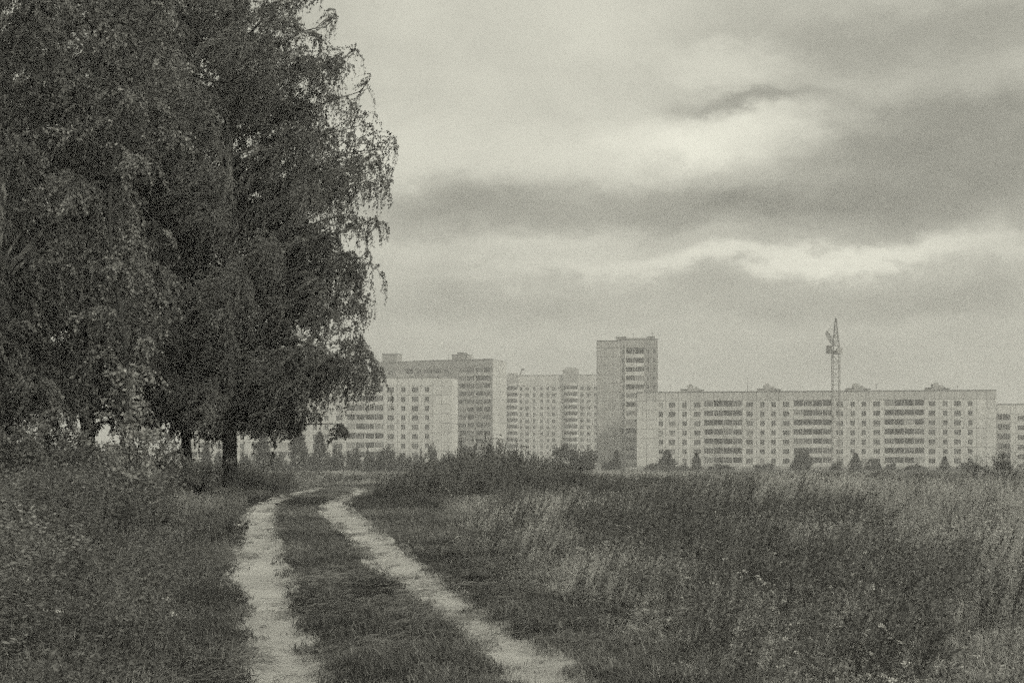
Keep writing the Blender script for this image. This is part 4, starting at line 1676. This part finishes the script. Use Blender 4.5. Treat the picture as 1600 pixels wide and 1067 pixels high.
FIELD = []
for d0, d1, dens in ((5.5, 14, 75), (14, 26, 44), (26, 48, 22), (48, 90, 7), (90, 180, 2.2), (180, 480, .5)):
    FIELD.append(wedge(d0, d1, dens, int(d0 * 10)))
FX = np.concatenate([q[0] for q in FIELD])
FY = np.concatenate([q[1] for q in FIELD])
dL, dR = np.full(len(FX), 99.0), np.full(len(FX), 99.0)
nr = (FY < 130) & (np.abs(FX) < 60)
dL[nr] = rut_dist(FX[nr], FY[nr], RUT_L, 2)
dR[nr] = rut_dist(FX[nr], FY[nr], RUT_R, 2)
dm = np.minimum(dL, dR)
LX = np.interp(FY, RUT_L[:, 1], RUT_L[:, 0])
RX = np.interp(FY, RUT_R[:, 1], RUT_R[:, 0])
ok_y = FY < RUT_L[:, 1].max() - 40
between = (FX > LX) & (FX < RX) & (FY < 85)
left_side = (FX < LX) & (FY < 85)
n_a = fnoise(FX, FY, 2.4, 3)
n_b = fnoise(FX + 300, FY * .55 + 90, 5.0, 4)
n_c = fnoise(FX - 70, FY * .6 + 40, 2.6, 4)
u01 = np.random.default_rng(77).uniform(0, 1, len(FX))


def pxmask(spots):
    """soft patches of vegetation given by their centre and half-size in the photograph, laid on the ground"""
    m_ = np.zeros(len(FX))
    for (cx0, cy0, sx0, sy0, wgt) in spots:
        g_ = ground_at(cx0, cy0)
        a_ = ground_at(cx0, cy0 - sy0)
        b_ = ground_at(cx0, cy0 + sy0)
        ry = max(.8, (a_[1] - b_[1]) / 2)
        yc = (a_[1] + b_[1]) / 2
        rx = sx0 / F * g_[1]
        xc = g_[0]
        m_ += wgt * np.exp(-(((FX - xc) / rx) ** 2 + ((FY - yc) / ry) ** 2))
    return m_


pale = pxmask([(850, 850, 90, 45, 1.0), (930, 925, 110, 35, .8), (640, 785, 60, 16, .8), (745, 800, 70, 14, .5), (1350, 790, 150, 45, .8),
               (1480, 850, 120, 40, .6), (1080, 800, 80, 20, .4), (1240, 860, 120, 22, .6), (990, 905, 90, 22, .6), (1040, 755, 160, 12, .5), (1380, 890, 140, 20, .5)])
darkm = pxmask([(1060, 800, 140, 26, 1.0), (1220, 900, 120, 46, 1.0), (1330, 960, 160, 40, .8), (960, 870, 60, 16, .4), (1180, 830, 160, 18, .7),
                (1500, 780, 90, 30, .6), (1560, 960, 90, 70, .7), (990, 770, 70, 14, .6), (760, 745, 130, 22, .9), (1050, 980, 160, 30, .2), (1250, 770, 80, 14, .6)])
zone = np.where(between, 0.0, np.maximum(dm - RUT_W, 0))       # metres off the track
verge_w = np.where(left_side, .7, np.interp(FY, [18, 30, 70], [.8, 2.4, 2.6])) + .9 * (n_a - .5) + .25 * np.random.default_rng(76).normal(0, 1, len(FX))
in_rut = dm < RUT_W * (.95 + .7 * (n_a - .5)) + .01
size_d = np.interp(FY, [10, 30, 60, 120, 250, 450], [1.0, 1.1, 1.45, 2.2, 3.6, 5.0])    # clumps widen where they can no longer be told apart
zsc = np.interp(FY, [10, 60, 200, 450], [1.0, 1.0, 1.0, 1.1])
toneg = np.clip((n_b - .5) * 3.6 + (n_a - .5) * 3.0 + pale * .5 - darkm * .35 - np.interp(FY, [12, 22], [.0, .35]) * left_side, -1, 1)  # left side darkens with distance: tree shade put into the tone


def scl3(m_, s, hz):
    r = np.random.default_rng(int(m_.sum()) % 1000)
    j = r.uniform(.75, 1.25, m_.sum())
    return np.stack([size_d[m_] * s * j, size_d[m_] * s * j, zsc[m_] * hz * j * r.uniform(.8, 1.2, m_.sum())], -1)


# short grass: the middle strip, verges, and stray tufts on the tracks
short = ((between | (zone < verge_w)) & (~in_rut)) | (in_rut & (u01 < .05 + .35 * (n_a > .62)))
short &= FY < 110
hz = 0.65 + 1.3 * np.clip(zone / .9, 0, 1) + .9 * np.clip((n_a - .45) * 2, 0, 1) * (dm > .35)
r_ = np.random.default_rng(3)
xs2, ys2 = wedge(5.5, 16, 110, 555, um=.36)
d2 = np.minimum(rut_dist(xs2, ys2, RUT_L, 2), rut_dist(xs2, ys2, RUT_R, 2))
lx2, rx2 = np.interp(ys2, RUT_L[:, 1], RUT_L[:, 0]), np.interp(ys2, RUT_R[:, 1], RUT_R[:, 0])
btw2 = (xs2 > lx2) & (xs2 < rx2)
k2 = (fnoise(xs2 + 40, ys2, .7, 3) > .36) & (btw2 | (d2 < 1.0)) & (d2 > RUT_W * (.88 + .7 * (fnoise(xs2, ys2, .55, 3) - .5)))
S1 = scl3(short, 1.0, 1.0)
S1[:, 2] *= hz[short]
j2 = r_.uniform(.7, 1.3, k2.sum())
S2 = np.stack([j2, j2, j2 * (.6 + 1.0 * np.clip((fnoise(xs2[k2], ys2[k2], 1.0, 2) - .4) * 2.2, 0, 1))], -1)
scatter('short_grass', 'short trodden grass on the middle strip and verges of the road', 'grass', [tuft_short(100 + k) for k in range(6)],
        np.r_[FX[short], xs2[k2]], np.r_[FY[short], ys2[k2]], np.r_[S1, S2],
        np.r_[toneg[short] * .6 + (n_a[short] - .5) - .4, (fnoise(xs2[k2], ys2[k2], .9, 3) - .5) * 2.8 - .5], 5, tilt=.15)

tall = (~between) & (zone >= verge_w) & (~in_rut)
right = tall & (~left_side)
# dry pale grass
drym = ((right & (FY > 0)) | (tall & left_side & (n_c > .5))) & (u01 < np.where(left_side, np.interp(FY, [11, 17], [.08, .02]), 1.0) * np.clip(.14 + .9 * pale + .8 * np.clip((n_c - .52) * 7, 0, 1) - .4 * darkm, 0.03, .92))
meadow = tall & (~drym) & (u01 < np.where(left_side, .55, .93))
herb = tall & (~drym) & (left_side & (u01 > .42) | (~left_side & (u01 > .62) & (FY < 70)))
hm = np.interp(FY, [8, 18, 30], [.66, .74, .85]) * np.where(left_side, 1, .45 + .55 * smooth(0, 2.6, zone - verge_w)) * np.where(left_side, 1.2, 1) * np.clip(.58 + .7 * (n_b - .5) + .15 * np.clip(zone / 2.5 - .4, 0, 1), .35, 1.2)
Sm = scl3(meadow, 1.0, 1.0)
Sm[:, 2] *= hm[meadow] * np.where(left_side[meadow], .8, 1)
scatter('meadow_grass', 'tall green meadow grass of the open field', 'grass', [tuft_meadow(200 + k) for k in range(6)], FX[meadow], FY[meadow], Sm, toneg[meadow], 6)
Sd = scl3(drym, 1.0, 1.0)
Sd[:, 2] *= hm[drym]
Sd[:, 2] *= 1 + .5 * np.clip(pale[drym], 0, 1)
scatter('dry_grass', 'pale dry grass patches among the darker weeds', 'grass', [tuft_dry(300 + k) for k in range(5)], FX[drym], FY[drym], Sd, toneg[drym] * .5 + .3 * np.clip(pale[drym], 0, 1), 7)
Sh = scl3(herb, 1.0, 1.0)
Sh[:, 2] *= hm[herb]
scatter('leafy_weeds', 'leafy green weeds, thickest left of the road', 'weeds', [tuft_herb(400 + k, .42, .034) for k in range(6)], FX[herb], FY[herb], Sh, toneg[herb] * .6 + .1, 8, tilt=.15)

# rank knee-high weeds left of the road, tree shade put into their tone
xs5, ys5 = wedge(8, 44, 9, 909, um=.50)
d5 = rut_dist(xs5, ys5, RUT_L, 2)
lx5 = np.interp(ys5, RUT_L[:, 1], RUT_L[:, 0])
n5 = fnoise(xs5, ys5, 2.2, 3)
k5 = (xs5 < lx5) & (d5 > 1.9 + 1.6 * (n5 - .5)) & (np.random.default_rng(5).uniform(0, 1, len(xs5)) < np.clip((n5 - .3) * 2.5, .1, 1))
h5 = np.interp(ys5[k5], [8, 20, 34], [.55, .8, 1.0]) * (.55 + .9 * n5[k5])
scatter('rank_weeds', 'rank dark knee high weeds left of the road, tree shade put into their tone', 'weeds', [tuft_herb(450 + k, .95, .055) for k in range(6)], xs5[k5], ys5[k5],
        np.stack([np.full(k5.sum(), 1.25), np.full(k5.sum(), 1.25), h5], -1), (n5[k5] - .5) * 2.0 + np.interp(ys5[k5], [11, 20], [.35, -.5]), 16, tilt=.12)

# dark upright weed stalks
u02 = np.random.default_rng(78).uniform(0, 1, len(FX))
stalk = (right | (tall & left_side & (FY < 24))) & (u02 < np.clip(.012 + .20 * darkm + .30 * np.clip((n_a - .6) * 4, 0, 1), 0, .5) * np.interp(FY, [10, 60, 450], [.55, .8, .6]))
Sk = scl3(stalk, .9, .68)
scatter('weed_stalks', 'dark upright weed stalks leaning in the wind over the field', 'weeds', [tuft_stalk(500 + k) for k in range(6)], FX[stalk], FY[stalk], Sk, toneg[stalk] * 0, 9, tilt=.05, spread=True)

# high weeds: the thicket in the middle and the mounds by the birches
xs3, ys3, hs3 = [], [], []
for (xc, yc, rx, ry, n, hh) in ((-.6, 46, 3.2, 9, 190, .88), (-2.6, 44, 1.6, 6, 40, .6), (.2, 56, 2.4, 11, 170, .82), (-1.9, 66, 2.9, 11, 190, .9), (-1.0, 52, 2.8, 12, 40, 1.2), (-9.6, 52, 2.4, 7, 250, .5), (-8.4, 62, 1.4, 8, 120, .5),
                                (-13.5, 42, 3.5, 9, 260, .6), (-12, 105, 12, 12, 220, .36), (-4, 118, 10, 14, 220, .45), (35, 150, 45, 25, 260, .42), (30, 230, 60, 25, 260, .5)):
    r = np.random.default_rng(int(xc * 10 + yc * 7) & 0xffff)
    q = np.sqrt(r.uniform(0, 1, n))
    ph = r.uniform(0, 2 * pi, n)
    xs3.append(xc + rx * q * np.cos(ph))
    ys3.append(yc + ry * q * np.sin(ph))
    hs3.append(hh * (1.12 - .65 * q ** 2) * r.uniform(.55, 1.25, n))
xs3, ys3, hs3 = map(np.concatenate, (xs3, ys3, hs3))
k3 = np.minimum(rut_dist(xs3, ys3, RUT_L, 2), rut_dist(xs3, ys3, RUT_R, 2)) > .9
lx3, rx3 = np.interp(ys3, RUT_L[:, 1], RUT_L[:, 0]), np.interp(ys3, RUT_R[:, 1], RUT_R[:, 0])
k3 &= ~((xs3 > lx3) & (xs3 < rx3) & (ys3 < 85))
xs3, ys3, hs3 = xs3[k3], ys3[k3], hs3[k3]
w3 = np.interp(ys3, [40, 100, 200], [1.0, 1.7, 3.0])
scatter('high_weeds', 'thicket of high dark weeds right of the road bend', 'weeds', [tuft_stalk(600 + k, .9, 1.65, 12, .3, (.10, 0), .005) for k in range(5)],
        xs3, ys3, np.stack([w3, w3, hs3], -1), np.random.default_rng(14).normal(.1, .4, len(xs3)), 10, tilt=.05, spread=True)

# trampled straw lying on the verges
def tuft_litter(s):
    r = np.random.default_rng(s)
    n = 26
    b = np.stack([r.uniform(-.25, .25, n), r.uniform(-.2, .2, n), r.uniform(.01, .06, n)], -1)
    ph = r.normal(0, .6, n)
    d = np.stack([np.cos(ph), np.sin(ph), r.normal(0, .12, n)], -1) * r.uniform(.05, .17, n)[:, None]
    a_ = Acc()
    for i in range(n):
        a_.tube([b[i], b[i] + d[i] * .5 + np.array([0, 0, .012]), b[i] + d[i]], [.0022, .0022, .0015], 3)
    return mesh_join('litter_tuft', [(np.concatenate(a_.V), np.concatenate(a_.Q), 'straw')])


xs4, ys4 = wedge(6, 20, 14, 808, um=.40)
d4 = np.minimum(rut_dist(xs4, ys4, RUT_L, 2), rut_dist(xs4, ys4, RUT_R, 2))
k4 = (d4 > .22) & (d4 < 1.5) & (fnoise(xs4, ys4, 1.3, 3) > .5)
scatter('straw_litter', 'dead straw lying on the trodden verges of the road', 'straw', [tuft_litter(900 + k) for k in range(4)], xs4[k4], ys4[k4],
        np.ones((k4.sum(), 3)), np.full(k4.sum(), -1.0), 15, tilt=.05, spread=True)

# small pale flower heads
u03 = np.random.default_rng(79).uniform(0, 1, len(FX))
fl = tall & (FY < 70) & (u03 < np.where(left_side, .005, .016) * (1 + 2 * (n_c > .55)))
scatter('wild_flowers', 'tiny white flower heads dotted over the meadow', 'flowers', [tuft_flower(700 + k) for k in range(5)], FX[fl], FY[fl],
        np.stack([np.ones(fl.sum())] * 2 + [np.random.default_rng(4).uniform(.7, 1.15, fl.sum())], -1), np.zeros(fl.sum()), 12)

# ------------------------------------------------------------------ haze
a = Acc()
a.box(-1600, 1600, -400, 1600, -4, 52)
hz_me = a.mesh('haze', None)
hm_ = bpy.data.materials.new('haze')
hm_.use_nodes = True
t = NT(hm_.node_tree)
for nd in list(t.n):
    if nd.type != 'OUTPUT_MATERIAL':
        t.n.remove(nd)
pv = t.node('ShaderNodeVolumePrincipled')
pv.inputs['Color'].default_value = (.93, .93, .93, 1)
pv.inputs['Density'].default_value = 0.0010
pv.inputs['Anisotropy'].default_value = 0.1
t.l.new(pv.outputs[0], [nd for nd in t.n if nd.type == 'OUTPUT_MATERIAL'][0].inputs['Volume'])
hz_me.materials.append(hm_)
haze = obj('haze', hz_me)
tag(haze, 'thin pale autumn haze over the whole field', 'haze', None, 'stuff')
